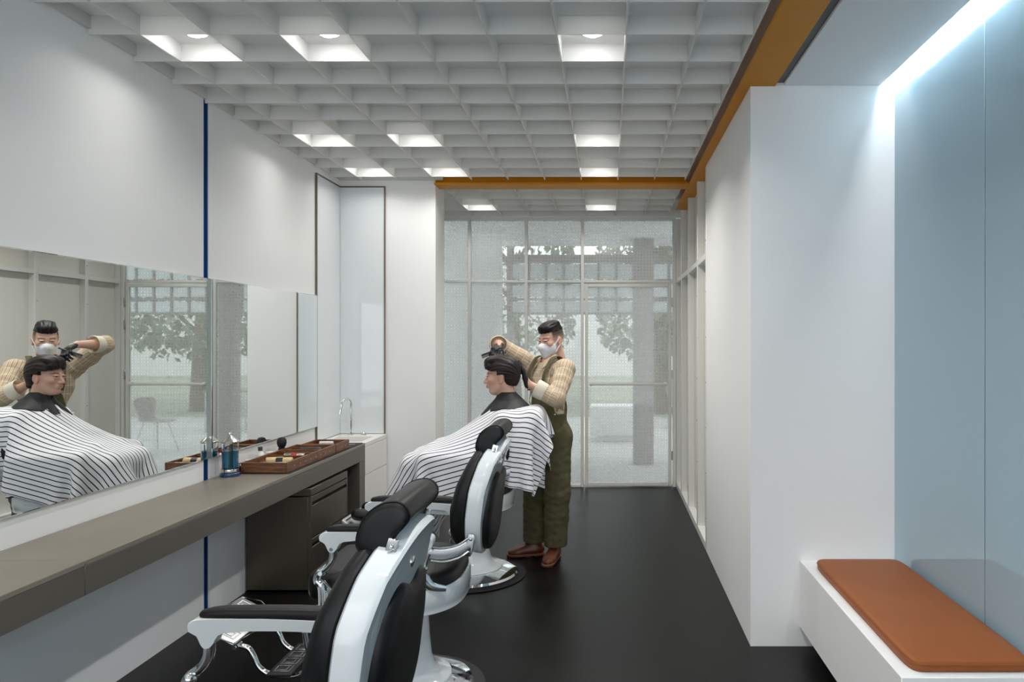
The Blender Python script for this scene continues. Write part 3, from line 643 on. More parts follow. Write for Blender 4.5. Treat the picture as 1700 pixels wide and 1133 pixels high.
# ------------------------------------------------------------------ signed-distance modelling (bodies, clothes, hair)
class SDF:
    def __init__(s, lo, hi, h, M=None):
        s.lo = np.array(lo, float); s.h = h; s.n = np.ceil((np.array(hi)-s.lo)/h).astype(int)+1
        s.d = np.full(s.n, .2, np.float32)
    def win(s, lo, hi):
        a = np.clip(np.floor((np.array(lo)-s.lo)/s.h).astype(int), 0, s.n); b = np.clip(np.ceil((np.array(hi)-s.lo)/s.h).astype(int)+1, 0, s.n)
        sl = tuple(slice(i, j) for i, j in zip(a, b))
        ax = [s.lo[i]+s.h*np.arange(a[i], b[i]) for i in range(3)]
        return sl, np.stack(np.meshgrid(*ax, indexing='ij'), -1).astype(np.float32)
    def mix(s, sl, e, k, op='u'):
        d = s.d[sl]
        if op == 's': e = -e
        if op == 'u':
            h = np.clip(.5+.5*(e-d)/k, 0, 1); s.d[sl] = e*(1-h)+d*h-k*h*(1-h)
        else:                                # smooth intersection (with e) / subtraction
            h = np.clip(.5-.5*(e-d)/k, 0, 1); s.d[sl] = e*(1-h)+d*h+k*h*(1-h)
        return s
    def cap(s, a, b, ra, rb=None, k=.02, op='u', sq=None):
        """tapered capsule; sq=(axis, factor) flattens it along a direction"""
        a = np.array(a, float); b = np.array(b, float); rb = ra if rb is None else rb; R = max(ra, rb)+k+.03
        if op == 'u' : sl, P = s.win(np.minimum(a, b)-R, np.maximum(a, b)+R)
        else: sl, P = s.win(np.minimum(a, b)-R, np.maximum(a, b)+R)
        if P.size == 0: return s
        ba = b-a; q = P-a; t = np.clip((q@ba)/max(1e-9, ba@ba), 0, 1)[..., None]; v = q-t*ba
        if sq is not None:
            ax = np.array(sq[0], float); ax /= np.linalg.norm(ax); c = v@ax; v = v+(c*(1/sq[1]-1))[..., None]*ax
        e = np.linalg.norm(v, axis=-1)-(ra+(rb-ra)*t[..., 0])
        return s.mix(sl, e.astype(np.float32), k, op)
    def ell(s, c, r, k=.02, op='u', R=None):
        c = np.array(c, float); r = np.array(r, float); m = r.max()+k+.03; sl, P = s.win(c-m, c+m); q = P-c
        if R is not None: q = q@np.array(R)
        u = q/r; l = np.linalg.norm(u, axis=-1); g = np.linalg.norm(u/r, axis=-1)+1e-9
        return s.mix(sl, (l*(l-1)/g).astype(np.float32), k, op)
    def cut(s, fn, k=.004):                   # keep where fn(P) < 0
        sl, P = s.win(s.lo, s.lo+s.h*s.n); return s.mix(sl, fn(P).astype(np.float32), k, 'i')
    def shift(s, fn):
        sl, P = s.win(s.lo, s.lo+s.h*s.n); s.d = s.d+fn(P).astype(np.float32); return s
    def mesh(s):
        d = s.d; n = d.shape; neg = d < 0
        C = [(i, j, k) for i in (0, 1) for j in (0, 1) for k in (0, 1)]
        cnt = np.zeros([q-1 for q in n], np.int8)
        for c in C: cnt += neg[c[0]:n[0]-1+c[0], c[1]:n[1]-1+c[1], c[2]:n[2]-1+c[2]]
        I = np.argwhere((cnt > 0) & (cnt < 8)); N = len(I)
        idx = -np.ones(cnt.shape, np.int64); idx[tuple(I.T)] = np.arange(N)
        V = np.stack([d[I[:, 0]+c[0], I[:, 1]+c[1], I[:, 2]+c[2]] for c in C], 1).astype(float)
        acc = np.zeros((N, 3)); w_ = np.zeros(N)
        for x in range(8):
            for y in range(x+1, 8):
                if sum(abs(C[x][q]-C[y][q]) for q in range(3)) != 1: continue
                m = (V[:, x] < 0) != (V[:, y] < 0); t = V[m, x]/(V[m, x]-V[m, y])
                acc[m] += np.array(C[x])+t[:, None]*(np.array(C[y])-np.array(C[x])); w_[m] += 1
        P = s.lo+s.h*(I+acc/w_[:, None]); F = []
        for ax in range(3):
            u, v = (ax+1) % 3, (ax+2) % 3; e = [0, 0, 0]; e[ax] = 1
            A = neg[:n[0]-e[0], :n[1]-e[1], :n[2]-e[2]]; B = neg[e[0]:, e[1]:, e[2]:]
            E = np.argwhere(A != B); E = E[(E[:, u] > 0) & (E[:, v] > 0) & (E[:, u] < n[u]-1) & (E[:, v] < n[v]-1)]
            fl = A[tuple(E.T)]; q = []
            for du, dv in ((1, 1), (0, 1), (0, 0), (1, 0)):
                X = E.copy(); X[:, u] -= du; X[:, v] -= dv; q.append(idx[tuple(X.T)])
            q = np.stack(q, 1); q[~fl] = q[~fl][:, ::-1]; F.append(q)
        F = np.concatenate(F); F = F[(F >= 0).all(1)]
        return P, F

def relax(P, F, it=2, lam=.5):
    """light smoothing of a net mesh"""
    E = np.concatenate([F[:, [0, 1]], F[:, [1, 2]], F[:, [2, 3]], F[:, [3, 0]]])
    deg = np.bincount(E.ravel(), minlength=len(P)).astype(float)[:, None]
    for _ in range(it):
        acc = np.zeros_like(P); np.add.at(acc, E[:, 0], P[E[:, 1]]); np.add.at(acc, E[:, 1], P[E[:, 0]])
        P = P+lam*(acc/np.maximum(deg, 1)-P)
    return P

def npobj(name, P, F, m, parent=None, attrs=None, smooth=True):
    me = bpy.data.meshes.new(name); me.from_pydata(P.tolist(), [], F.tolist()); me.update()
    if smooth: me.shade_smooth()
    for k, a in (attrs or {}).items():
        a = np.asarray(a)
        if a.ndim == 2:
            at = me.attributes.new(k, 'FLOAT_COLOR', 'POINT'); at.data.foreach_set('color', np.concatenate([a, np.ones((len(a), 1))], 1).astype(np.float32).ravel())
        else:
            at = me.attributes.new(k, 'FLOAT', 'POINT'); at.data.foreach_set('value', a.astype(np.float32))
    me.materials.append(MATS[m]); o = bpy.data.objects.new(name, me); COL.objects.link(o)
    if parent is not None: o.parent = parent
    return o

def attr_mat(name, rough, build=None, sss=0):
    m = mat(name, (1, 1, 1, 1), rough); nt = m.node_tree; b = nt.nodes['Principled BSDF']
    a = nt.nodes.new('ShaderNodeAttribute'); a.attribute_name = 'col'; nt.links.new(a.outputs['Color'], b.inputs['Base Color'])
    if sss: b.inputs['Subsurface Weight'].default_value = sss; b.inputs['Subsurface Radius'].default_value = (.01, .004, .002)
    return m
attr_mat('skin', .5, sss=.0)

def stripe_mat(name, base, lines, rough=.8):
    """lines = [(attribute, period, width, colour, strength)]"""
    m = mat(name, base, rough); nt = m.node_tree; b = nt.nodes['Principled BSDF']; prev = None
    for at, per, wd, c, st in lines:
        a = nt.nodes.new('ShaderNodeAttribute'); a.attribute_name = at
        d = nt.nodes.new('ShaderNodeMath'); d.operation = 'DIVIDE'; d.inputs[1].default_value = per
        f = nt.nodes.new('ShaderNodeMath'); f.operation = 'FRACT'
        l = nt.nodes.new('ShaderNodeMath'); l.operation = 'LESS_THAN'; l.inputs[1].default_value = wd/per
        s_ = nt.nodes.new('ShaderNodeMath'); s_.operation = 'MULTIPLY'; s_.inputs[1].default_value = st
        x = nt.nodes.new('ShaderNodeMix'); x.data_type = 'RGBA'; x.inputs[7].default_value = c
        nt.links.new(a.outputs['Fac'], d.inputs[0]); nt.links.new(d.outputs[0], f.inputs[0]); nt.links.new(f.outputs[0], l.inputs[0])
        nt.links.new(l.outputs[0], s_.inputs[0]); nt.links.new(s_.outputs[0], x.inputs[0])
        if prev is None: x.inputs[6].default_value = base
        else: nt.links.new(prev.outputs[2], x.inputs[6])
        prev = x
    nt.links.new(prev.outputs[2], b.inputs['Base Color']); b.inputs['Specular IOR Level'].default_value = .2
    return m
stripe_mat('shirt_cloth', lin(197, 180, 155), [('sa', .021, .005, lin(128, 100, 76), .75), ('sa2', .021, .0022, lin(150, 126, 100), .7), ('sb', .062, .004, lin(232, 222, 202), .6)])
stripe_mat('cape_cloth', lin(232, 232, 236), [('sv', .0315, .0066, lin(24, 24, 30), 1)])
mat('denim_olive', lin(86, 82, 58), .85, noise=(9, .13), bump=(420, .12), spec=.2)
mat('cuff_cloth', lin(208, 202, 186), .85, spec=.2)
mat('hair_black', lin(15, 13, 13), .5, spec=.25, bump=(160, .2)); mat('hair_brown', lin(30, 20, 18), .48, spec=.3, bump=(140, .2))
mat('mask_white', lin(222, 222, 226), .8, spec=.2)
mat('glove_black', lin(22, 23, 27), .5)
mat('collar_black', lin(19, 19, 22), .6)
mat('shoe_leather', lin(98, 46, 26), .38, noise=(14, .15)); mat('shoe_sole', lin(120, 74, 44), .6); mat('shoe_heel', lin(24, 20, 18), .6)
mat('eye_dark', lin(22, 16, 14), .15); mat('eye_white', lin(168, 158, 150), .3)
SKIN = np.array(lin(203, 160, 140)[:3]); LIP = np.array(lin(176, 112, 100)[:3]); BROW = np.array(lin(38, 28, 25)[:3]); EARC = np.array(lin(206, 142, 120)[:3])

def frame(f, up=(0, 0, 1)):
    f = np.array(f, float); f /= np.linalg.norm(f); l = np.cross(up, f); l /= np.linalg.norm(l); u = np.cross(f, l)
    return np.stack([f, l, u], 1)             # columns: forward, left, up
def head_sdf(h=.0028, neck=True):
    s = SDF((-.15, -.115, -.20), (.15, .115, .15), h)
    s.ell((-.012, 0, .032), (.098, .077, .090), .01); s.ell((.026, 0, -.035), (.066, .060, .083), .03)
    s.ell((.060, 0, -.096), (.024, .030, .020), .02)
    for y in (-1, 1):
        s.cap((-.005, y*.052, -.055), (.050, y*.024, -.100), .018, .016, .025)
        s.cap((.072, y*.040, .020), (.082, y*.010, .018), .012, .012, .014)
        s.ell((.060, y*.043, -.022), (.026, .022, .022), .02)
    for y in (-1, 1): s.ell((.103, y*.031, .002), (.016, .021, .011), .010, 's')
    s.cap((.085, 0, .012), (.109, 0, -.034), .0075, .0125, .010)
    for y in (-1, 1): s.ell((.098, y*.0135, -.038), (.012, .0085, .0085), .006)
    s.ell((.086, 0, -.064), (.016, .025, .016), .012)
    s.ell((.0985, 0, -.0595), (.008, .021, .0055), .003); s.ell((.096, 0, -.0705), (.0085, .018, .0062), .003)
    s.cap((.106, -.020, -.0648), (.106, .020, -.0648), .0015, .0015, .002, 's')
    s.ell((.094, 0, -.081), (.012, .018, .006), .006, 's')
    for y in (-1, 1):
        s.ell((.089, y*.031, .008), (.010, .020, .0055), .004); s.ell((.088, y*.031, -.0065), (.010, .019, .0045), .004)
        s.ell((-.008, y*.079, -.010), (.020, .0085, .033), .006, R=frame((1, y*-.35, 0)))
        s.ell((.000, y*.089, -.008), (.010, .007, .020), .004, 's'); s.ell((-.004, y*.080, -.036), (.010, .006, .010), .006)
    if neck: s.cap((-.022, 0, -.06), (-.045, 0, -.19), .054, .057, .03)
    return s
_HS = {}
def face(R, c, sc, fade=False):
    """head mesh in world space, with colours; R columns forward,left,up"""
    if 'h' not in _HS: _HS['h'] = head_sdf().mesh()
    P, F = _HS['h']; P = relax(P, F, 1, .4); x, y, z = P.T; ay = np.abs(y)
    col = np.tile(SKIN, (len(P), 1)); n = RNG.normal(0, .012, len(P)); col *= (1+n)[:, None]
    def paint(w_, c_):
        nonlocal col; col = col*(1-w_[:, None])+c_*w_[:, None]
    sm = lambda v, a, b: np.clip((v-a)/(b-a), 0, 1)
    paint(.8*np.exp(-((z+.065)/.009)**4-(y/.022)**4)*(x > .088), LIP)
    paint(.35*np.exp(-((ay-.042)/.022)**2-((z+.03)/.025)**2)*(x > .03), EARC); paint(.5*((ay > .077) & (z < .03) & (x < .03)), EARC)
    bz = .0245+.10*(ay-.03)*(ay < .045)-.22*np.maximum(0, ay-.045)
    paint(.9*np.exp(-((z-bz)/.0045)**2)*sm(ay, .010, .016)*(1-sm(ay, .050, .060))*(x > .04), BROW)
    paint(.85*np.exp(-((z-.0035)/.0022)**2)*sm(ay, .014, .018)*(1-sm(ay, .046, .05))*(x > .07), BROW)
    if fade:
        w_ = sm(z, -.02, .045)*(1-sm(x, .036, .050))*.93*(1-sm(ay, .0765, .078)*(z < .022)*(x > -.03))
        paint(np.clip(w_, 0, 1), np.array(lin(30, 25, 24)[:3]))
    return (P*sc)@R.T+c, F, col
def eyes(R, c, sc, parent):
    for y in (-1, 1):
        for nm, r, off, mm in (('eye', (.0095, .0140, .0050), .0825, 'eye_white'), ('iris', (.004, .0068, .0052), .0888, 'eye_dark')):
            g = G().ball((0, 0, 0), 1, 16, r); V = np.array(g.v)+np.array((off, y*.031, .0005)); g.v = [tuple(q) for q in (V*sc)@R.T+c]
            if nm == 'eye': e = obj(nm, g, mm, parent)
            else: obj(nm, g, mm, e)
def hair(R, c, sc, kind, parent):
    s = SDF((-.17, -.13, -.14), (.17, .13, .18), .0032)
    if kind == 'short':
        s.ell((-.008, 0, .045), (.101, .079, .090), .01); s.ell((.045, 0, .092), (.050, .062, .036), .02); s.ell((-.02, 0, .115), (.07, .058, .024), .02)
        s.cut(lambda P: (.066-.10*np.maximum(0, P[..., 0]-.02)-.05*np.maximum(0, -P[..., 0])-P[..., 2])+0*P[..., 0], .006)
        s.cut(lambda P: P[..., 0]-.098, .01)
        amp = .0012
    else:
        s.ell((-.016, 0, .046), (.112, .088, .094), .01); s.ell((-.058, 0, .004), (.064, .078, .085), .02)
        s.ell((.030, .006, .105), (.075, .074, .036), .02); s.ell((.076, .006, .074), (.030, .066, .036), .025)
        for y in (-1, 1): s.ell((.010, y*.074, .040), (.052, .018, .050), .015); s.cap((.030, y*.078, .03), (.026, y*.077, -.008), .012, .006, .01)
        s.cut(lambda P: np.minimum(P[..., 0]-.045+.35*np.abs(P[..., 1]), .058-.25*np.abs(P[..., 1])-P[..., 2]), .006)      # open face
        s.cut(lambda P: np.maximum(-1, np.minimum(P[..., 0]+.030, .012-P[..., 2])), .006)                                    # round the ears
        s.cut(lambda P: (-.068+.25*(P[..., 0]+.09)-P[..., 2]), .01)                                                          # nape
        amp = .0013
    def strands(P):
        a = np.arctan2(P[..., 1]*1.0-.02, P[..., 2]+.02); q = np.sin(a*30+P[..., 0]*14)+.7*np.sin(a*47-P[..., 0]*22+1.3)+.6*np.sin(a*17+P[..., 0]*30)
        return amp*q
    s.shift(strands); P, F = s.mesh(); P = relax(P, F, 1, .3)
    return npobj('hair', (P*sc)@R.T+c, F, 'hair_black' if kind == 'short' else 'hair_brown', parent)

def hand_prims(s, wrist, d, n, side, curl, r=.0095, spread=.06, thumb=.5, k=.006):
    """gloved hand: palm, four fingers and thumb; d finger direction, n palm normal, side = thumb side sign"""
    w_ = np.array(wrist, float); d = np.array(d, float); d /= np.linalg.norm(d); n = np.array(n, float); n -= d*(n@d); n /= np.linalg.norm(n); t = np.cross(d, n)*side
    s.cap(w_-d*.035, w_+d*.012, .027, .026, .012, sq=(n, .75))
    for q in (-.024, -.008, .008, .024): s.cap(w_+d*.012+t*q*.7, w_+d*.078+t*q, .016, .0135, .012)
    L = [(.040, .025, .020), (.046, .029, .022), (.043, .027, .021), (.034, .021, .018)]
    for i, q in enumerate((.027, .009, -.009, -.026)):
        p = w_+d*(.082 if i < 3 else .074)+t*q; a = 0; lat = t*(q/.027)*spread
        for j in range(3):
            a += curl[i][j] if hasattr(curl[i], '__len__') else curl[i]
            v = d*math.cos(a)+n*math.sin(a)+lat; v /= np.linalg.norm(v); e = p+v*L[i][j]
            s.cap(p, e, r*(1-.07*j), r*(.93-.07*j), k if j else .008); p = e
    p = w_+d*.022+t*.026; v = t*.8+d*.6+n*.35; 
    for j, l in enumerate((.040, .032, .026)):
        v = v/np.linalg.norm(v); e = p+v*l; s.cap(p, e, r*1.15*(1-.08*j), r*1.05*(1-.08*j), .008); p = e; v = v*(1-thumb)+(d*.9+n*.5)*thumb
    return s

# ------------------------------------------------------------------ the barber
A3 = lambda *p: np.array(p, float)
fB = A3(-.72, -.69, 0); fB /= np.linalg.norm(fB); lB = A3(-fB[1], fB[0], 0); uB = A3(0, 0, 1)
pel = A3(-.445, 5.375, .94); wai = A3(-.443, 5.385, 1.10); che = A3(-.447, 5.388, 1.29); nek = A3(-.438, 5.415, 1.47)
shL = A3(-.315, 5.27, 1.415); shR = A3(-.568, 5.525, 1.425)
elL = A3(-.365, 5.085, 1.215); wrL = A3(-.560, 5.095, 1.315)
elR = A3(-.835, 5.475, 1.595); wrR = A3(-.792, 5.255, 1.595)
hpL = A3(-.378, 5.315, .92); hpR = A3(-.515, 5.435, .92); knL = A3(-.385, 5.31, .50); knR = A3(-.535, 5.425, .50)
anL = A3(-.398, 5.355, .095); anR = A3(-.548, 5.450, .095)
hdB = A3(-.428, 5.425, 1.632)
RB = frame(A3(-.66, -.72, -.20)); hcB = hdB; scB = 1.0
lo = (-1.0, 4.95, .0); hi = (-.15, 5.75, 1.72)
def torso(s, g, sq=.66):
    q = (fB, sq)
    s.cap(pel-lB*.045, pel+lB*.045, .128+g, .128+g, .03, sq=(fB, .8)); s.cap(pel, wai, .125+g, .118+g, .05, sq=q); s.cap(wai, che, .12+g, .138+g, .05, sq=q)
    s.cap(che-lB*.05, che+lB*.05, .128+g, .128+g, .06, sq=q)
    s.cap(shL-lB*.02-uB*.01, shR+lB*.02-uB*.01, .058+g, .058+g, .06); s.cap(nek-uB*.05, nek+uB*.02, .062+g, .056+g, .05)
bs_ = SDF(lo, hi, .009); torso(bs_, -.012)
for a, b, c in ((shL, elL, wrL), (shR, elR, wrR)):
    bs_.cap(a, b, .046, .038, .03); bs_.cap(b, b+(c-b)*.3, .037, .039, .015); bs_.cap(b+(c-b)*.3, c, .039, .026, .01)
bs_.cap(wrL, wrL+A3(-.03, -.012, .05), .024, .022, .01); bs_.cap(wrR, wrR+A3(.0, -.06, -.015), .024, .022, .01)
for a, b, c in ((hpL, knL, anL), (hpR, knR, anR)): bs_.cap(a, b, .078, .052, .03); bs_.cap(b, c, .05, .036, .02)
toeL = A3(-.448, 5.155, .035); toeR = A3(-.745, 5.415, .035)
bs_.cap(anL-uB*.045, anL-uB*.05+(toeL-anL)*.62, .026, .020, .02); bs_.cap(anR-uB*.045, anR-uB*.05+(toeR-anR)*.62, .026, .020, .02)
bs_.cap(nek, hdB-uB*.09+A3(.01, .012, 0), .052, .05, .03)
P, F = bs_.mesh(); P = relax(P, F, 2); colr = np.tile(SKIN*.97, (len(P), 1))
Ph, Fh, ch = face(RB, hcB, scB, True)
barber = npobj('person', np.concatenate([P, Ph]), np.concatenate([F, Fh+len(P)]), 'skin', None, {'col': np.concatenate([colr, ch])})
tag(barber, 'standing barber in olive dungarees, striped shirt and white mask combing the hair of the customer', 'person')
eyes(RB, hcB, scB, barber); hair(RB, hcB, scB, 'short', barber)

def noise3(P, sc, ph=0):
    x, y, z = P[..., 0], P[..., 1], P[..., 2]
    return (np.sin(x*sc+1.7*np.sin(z*sc*.7+ph))+np.sin(y*sc*1.13+1.3*np.sin(x*sc*.8+ph))+np.sin(z*sc*.9+1.9*np.sin(y*sc*.6+ph)))/3

# shirt
s = SDF(lo, hi, .0065); torso(s, .006, .70)
cuL = elL+(wrL-elL)*.58; cuR = elR+(wrR-elR)*.30
for a, b, c in ((shL, elL, cuL), (shR, elR, cuR)):
    s.cap(a, a+(b-a)*.45, .074, .068, .04); s.cap(a+(b-a)*.45, b, .067, .062, .02); s.cap(b, c, .062, .055, .02)
s.shift(lambda P: .0045*noise3(P, 62)+.0022*noise3(P, 120, 2))
s.cut(lambda P: .90-P[..., 2], .004)
# neck opening and sleeve ends
s.cap(nek+uB*.012+fB*.02, nek+uB*.25+fB*.05, .060, .07, .006, 's')
for c, d in ((cuL, wrL-elL), (cuR, wrR-elR)):
    d = d/np.linalg.norm(d); s.cut(lambda P, c=c, d=d: np.where(np.linalg.norm(P-c, axis=-1) < .11, (P-c)@d-.012, -1), .002)
P, F = s.mesh(); P = relax(P, F, 1, .4)
segs = [(pel, nek, 0, fB, lB), (shL, elL, 1, None, None), (elL, cuL, 1, None, None), (shR, elR, 1, None, None), (elR, cuR, 1, None, None)]
best = np.full(len(P), 9.); sa = np.zeros(len(P)); sb = np.zeros(len(P))
for a, b, arm, f_, l_ in segs:
    ba = b-a; L = np.linalg.norm(ba); t = np.clip((P-a)@ba/L**2, 0, 1); dd = np.linalg.norm(P-a-t[:, None]*ba, axis=1)-(.062 if arm else .125)
    if arm:
        v = P-a-t[:, None]*ba; ax = ba/L; e1 = np.cross(ax, lB+.3*uB); e1 /= np.linalg.norm(e1); e2 = np.cross(ax, e1)
        A = np.arctan2(v@e2, v@e1)*.065; B = t*L
    else: A = (P-a)@lB; B = P[:, 2]
    m_ = dd < best; best[m_] = dd[m_]; sa[m_] = A[m_]; sb[m_] = B[m_]
shirt = npobj('shirt', P, F, 'shirt_cloth', barber, {'sa': sa+10, 'sa2': sa+10.009, 'sb': sb+10})
shirt['label'] = 'beige shirt with thin brown stripes and rolled sleeves'
def collar():
    for sgn in (1, -1):
        pts = []; n = 9; g = G(); V = []
        for i in range(n):
            a = math.pi*(1-i/(n-1)*.86)*sgn
            r1, r2 = .060, .086
            c = nek+uB*.018; dv = fB*math.cos(a)+lB*math.sin(a); fr = max(0, math.cos(a))
            p1 = c+dv*r1+uB*(.030-.042*fr)+fB*.012; p2 = c+dv*(r2+.012*fr)+uB*(-.012-.060*fr**2)+fB*.010
            if i == n-1: p2 = p2+fB*.018-uB*.012
            V += [p1, p1+dv*.006+uB*.003, p2+dv*.006, p2]
        Fs = []
        for i in range(n-1):
            for q in range(4): Fs.append((i*4+q, i*4+(q+1) % 4, (i+1)*4+(q+1) % 4, (i+1)*4+q))
        Fs += [(0, 1, 2, 3), tuple((n-1)*4+q for q in (3, 2, 1, 0))]
        g.add([tuple(q) for q in V], Fs)
        o = obj('collar', g, 'shirt_cloth', shirt, 50); V = np.array(V)
        for nm, vv in (('sa', (V-nek)@lB+10), ('sa2', (V-nek)@lB+10.009), ('sb', V[:, 2]*0+10.03)):
            at = o.data.attributes.new(nm, 'FLOAT', 'POINT'); at.data.foreach_set('value', np.array(vv, np.float32))
collar()
def cuff(c, d, r0, r1, L):
    d = Vector(d).normalized(); M = d.to_track_quat('Z', 'Y').to_matrix()
    return obj('cuff', G().lathe([(r0-.004, -.004), (r0, -L*.2), (r0+.004, 0), (r1, L), (r1-.003, L+.004), (r1-.007, L), (r0-.006, .008)], 30, Vector(c), M, cap=False), 'cuff_cloth', shirt)
cuff(cuL-(wrL-elL)*.12, wrL-elL, .060, .066, .060); cuff(cuR-(wrR-elR)*.12, wrR-elR, .058, .066, .058)
for k in range(2):
    p = nek+fB*(.118+.012*k)-uB*(.085+.07*k); obj('button', G().ball(p, .006, 10), 'white_plastic', shirt)

# dungarees
s = SDF((-.72, 5.1, .05), (-.2, 5.68, 1.34), .0075)
s.cap(pel-lB*.045-uB*.02, pel+lB*.045-uB*.02, .150, .150, .03, sq=(fB, .84)); s.cap(pel, wai, .148, .142, .05, sq=(fB, .80)); s.cap(wai, che, .140, .150, .05, sq=(fB, .74))
for a, b, c, o in ((hpL, knL, anL, lB*.010), (hpR, knR, anR, -lB*.012)):
    s.cap(a, b+o, .108, .100, .045); s.cap(b+o, c+o*1.2+uB*.03, .099, .086, .02)
s.shift(lambda P: .005*noise3(P, 34)+.004*noise3(P*A3(1, 1, 1.6), 75, 1)*(1-.5*np.clip((P[..., 2]-.6)/.3, 0, 1)))
# bib outline: high in front and back, low under the arms
def bib(P):
    u = (P-che)@fB; v = (P-che)@lB; top = np.where(u > 0, 1.262, 1.22); side = np.clip((np.abs(v)-.085)/.05, 0, 1)
    return P[..., 2]-(top*(1-side)+1.085*side)
s.cut(bib, .006); s.cut(lambda P: .105-P[..., 2], .004)
P, F = s.mesh(); P = relax(P, F, 1, .4)
ov = npobj('dungarees', P, F, 'denim_olive', barber)
ov['label'] = 'olive green cotton dungarees with wide legs'
for sgn in (1, -1):
    fr_ = che+fB*.112+lB*sgn*.078-uB*.035; path = [fr_, che+fB*.122+lB*sgn*.085+uB*.03, che+fB*.100+lB*sgn*.092+uB*.115, che+fB*.035+lB*sgn*.095+uB*.205, che-fB*.035+lB*sgn*.088+uB*.205, che-fB*.105+lB*sgn*.06+uB*.10, che-fB*.118+lB*sgn*.03-uB*.07]
    obj('strap', G().sweep([tuple(q) for q in path], .021, 12, 6, (1.0, .22), tuple(fB*.4+uB*.9)), 'denim_olive', ov)
    obj('buckle', G().ball(fr_+fB*.012+uB*.018, .011, 12, (1, 1, 1.2)), 'chrome_soft', ov)
for k in range(3):
    p = wai+lB*.133+fB*.050-uB*(-.005+.045*k)+fB*.004; obj('button', G().ball(p-uB*.02, .0085, 12), 'silver', ov)
pk = [che+fB*.118+lB*v+uB*z for v, z in ((-.06, -.05), (.06, -.05), (.06, -.14), (-.06, -.14), (-.06, -.05))]
obj('bib_pocket_seam', G().sweep([tuple(q+fB*.004) for q in pk], .003, 6, 4), 'denim_olive', ov)

# shoes
def shoe(an, toe, nm_side):
    d = toe-an; d[2] = 0; d /= np.linalg.norm(d); l = np.cross(uB, d); heel = A3(an[0], an[1], 0)-d*.065; L = .285
    s = SDF((min(heel[0], toe[0])-.12, min(heel[1], toe[1])-.12, .0), (max(heel[0], toe[0])+.12, max(heel[1], toe[1])+.12, .17), .0045)
    q = lambda u, v, z: heel+d*u+l*v+uB*z
    s.cap(q(.035, 0, .055), q(.09, 0, .05), .038, .040, .02); s.cap(q(.09, 0, .048), q(.20, .0, .038), .042, .044, .02, sq=(uB, .8)); s.cap(q(.20, 0, .036), q(.238, .004, .034), .045, .036, .02, sq=(uB, .75))
    s.cap(q(.055, 0, .06), q(.06, 0, .115), .038, .040, .02); s.cap(q(.10, 0, .085), q(.17, 0, .055), .030, .030, .03)
    s.cut(lambda P: .0225-P[..., 2], .003); s.cap(q(.058, 0, .105), q(.055, 0, .17), .033, .034, .004, 's')
    P, F = s.mesh(); o = npobj('shoe', relax(P, F, 1), F, 'shoe_leather', barber)
    ol_ = [(u, v) for u, v in spline2([(0, 0), (.005, .026), (.03, .036), (.09, .036), (.15, .044), (.205, .049), (.25, .042), (.278, .022), (.284, 0), (.278, -.022), (.25, -.040), (.205, -.045), (.15, -.038), (.09, -.034), (.03, -.035), (.005, -.026)])]
    mp_ = lambda a, b, t: tuple(q(a, b, t))
    obj('sole', G().rings(ol_, [(.98, .010), (1, .012), (1, .022), (.97, .025)], mp_, (.14, 0)), 'shoe_sole', o)
    obj('heel', G().rings([(a*.33, b*.92) for a, b in ol_], [(.98, .0005), (1, .0015), (1, .0098)], mp_, (.05, 0)).rings([(.135+(a-.01)*.53, b*.95) for a, b in ol_], [(.98, .0005), (1, .0015), (1, .0098)], mp_, (.2, 0)), 'shoe_heel', o)
    for k in range(4):
        u = .105+.020*k; z = .118-.0155*k
        obj('lace', G().sweep([tuple(q(u, -.024, z-.016)), tuple(q(u+.003, 0, z)), tuple(q(u, .024, z-.016))], .0026, 6, 3), 'shoe_sole', o)
def spline2(pts): return [(p.x, p.y) for p in spline([(a, b, 0) for a, b in pts]+[(pts[0][0], pts[0][1], 0)], 3)][:-1]
shoe(anL, toeL.copy(), 'l'); shoe(anR, toeR.copy(), 'r')

# gloves
s = SDF(wrL-.14, wrL+.17, .0032); dL = A3(-.22, -.20, .95); nL = A3(-.95, -.12, -.15)
hand_prims(s, wrL+A3(-.022, -.008, .030), dL, nL, -1, [(.15, .25, .2), (.18, .28, .22), (.2, .3, .25), (.25, .35, .3)])
P, F = s.mesh(); npobj('glove', relax(P, F, 1), F, 'glove_black', barber)['label'] = 'black glove behind the head of the customer'
s = SDF(wrR-A3(.14, .22, .16), wrR+.14, .0032); dR = A3(-.10, -.93, -.30); nR = A3(-.35, .2, -.9)
hand_prims(s, wrR+A3(.002, -.040, -.012), dR, nR, 1, [(.6, .8, .6), (.7, .85, .6), (.75, .9, .6), (.8, .9, .6)])
P, F = s.mesh(); npobj('glove', relax(P, F, 1), F, 'glove_black', barber)['label'] = 'black glove holding the comb'
# mask
s = SDF((-.02, -.10, -.15), (.16, .10, .03), .0028)
s.ell((.026, 0, -.038), (.0755, .0695, .092), .02); s.cap((.088, 0, -.018), (.110, 0, -.040), .012, .020, .02); s.cap((.100, 0, -.045), (.078, 0, -.104), .030, .030, .03)
s.cut(lambda P: np.maximum(np.maximum(.010+.20*np.abs(P[..., 1])-P[..., 0], P[..., 2]+.008+.22*np.abs(P[..., 1])), -P[..., 2]-.130+.42*np.abs(P[..., 1])), .004)
P, F = s.mesh(); P = relax(P, F, 1); mk = npobj('face_mask', (P*scB)@RB.T+hcB, F, 'mask_white', barber)
for y in (-1, 1):
    for z0, z1 in ((-.034, .012), (-.088, -.035)):
        pts = [A3(.032, y*.066, z0), A3(.015, y*.076, (z0+z1)/2), A3(-.006, y*.086, z1)]
        obj('ear_loop', G().sweep([tuple((p*scB)@RB.T+hcB) for p in pts], .0042, 8, 4, (.5, 1)), 'mask_white', mk)

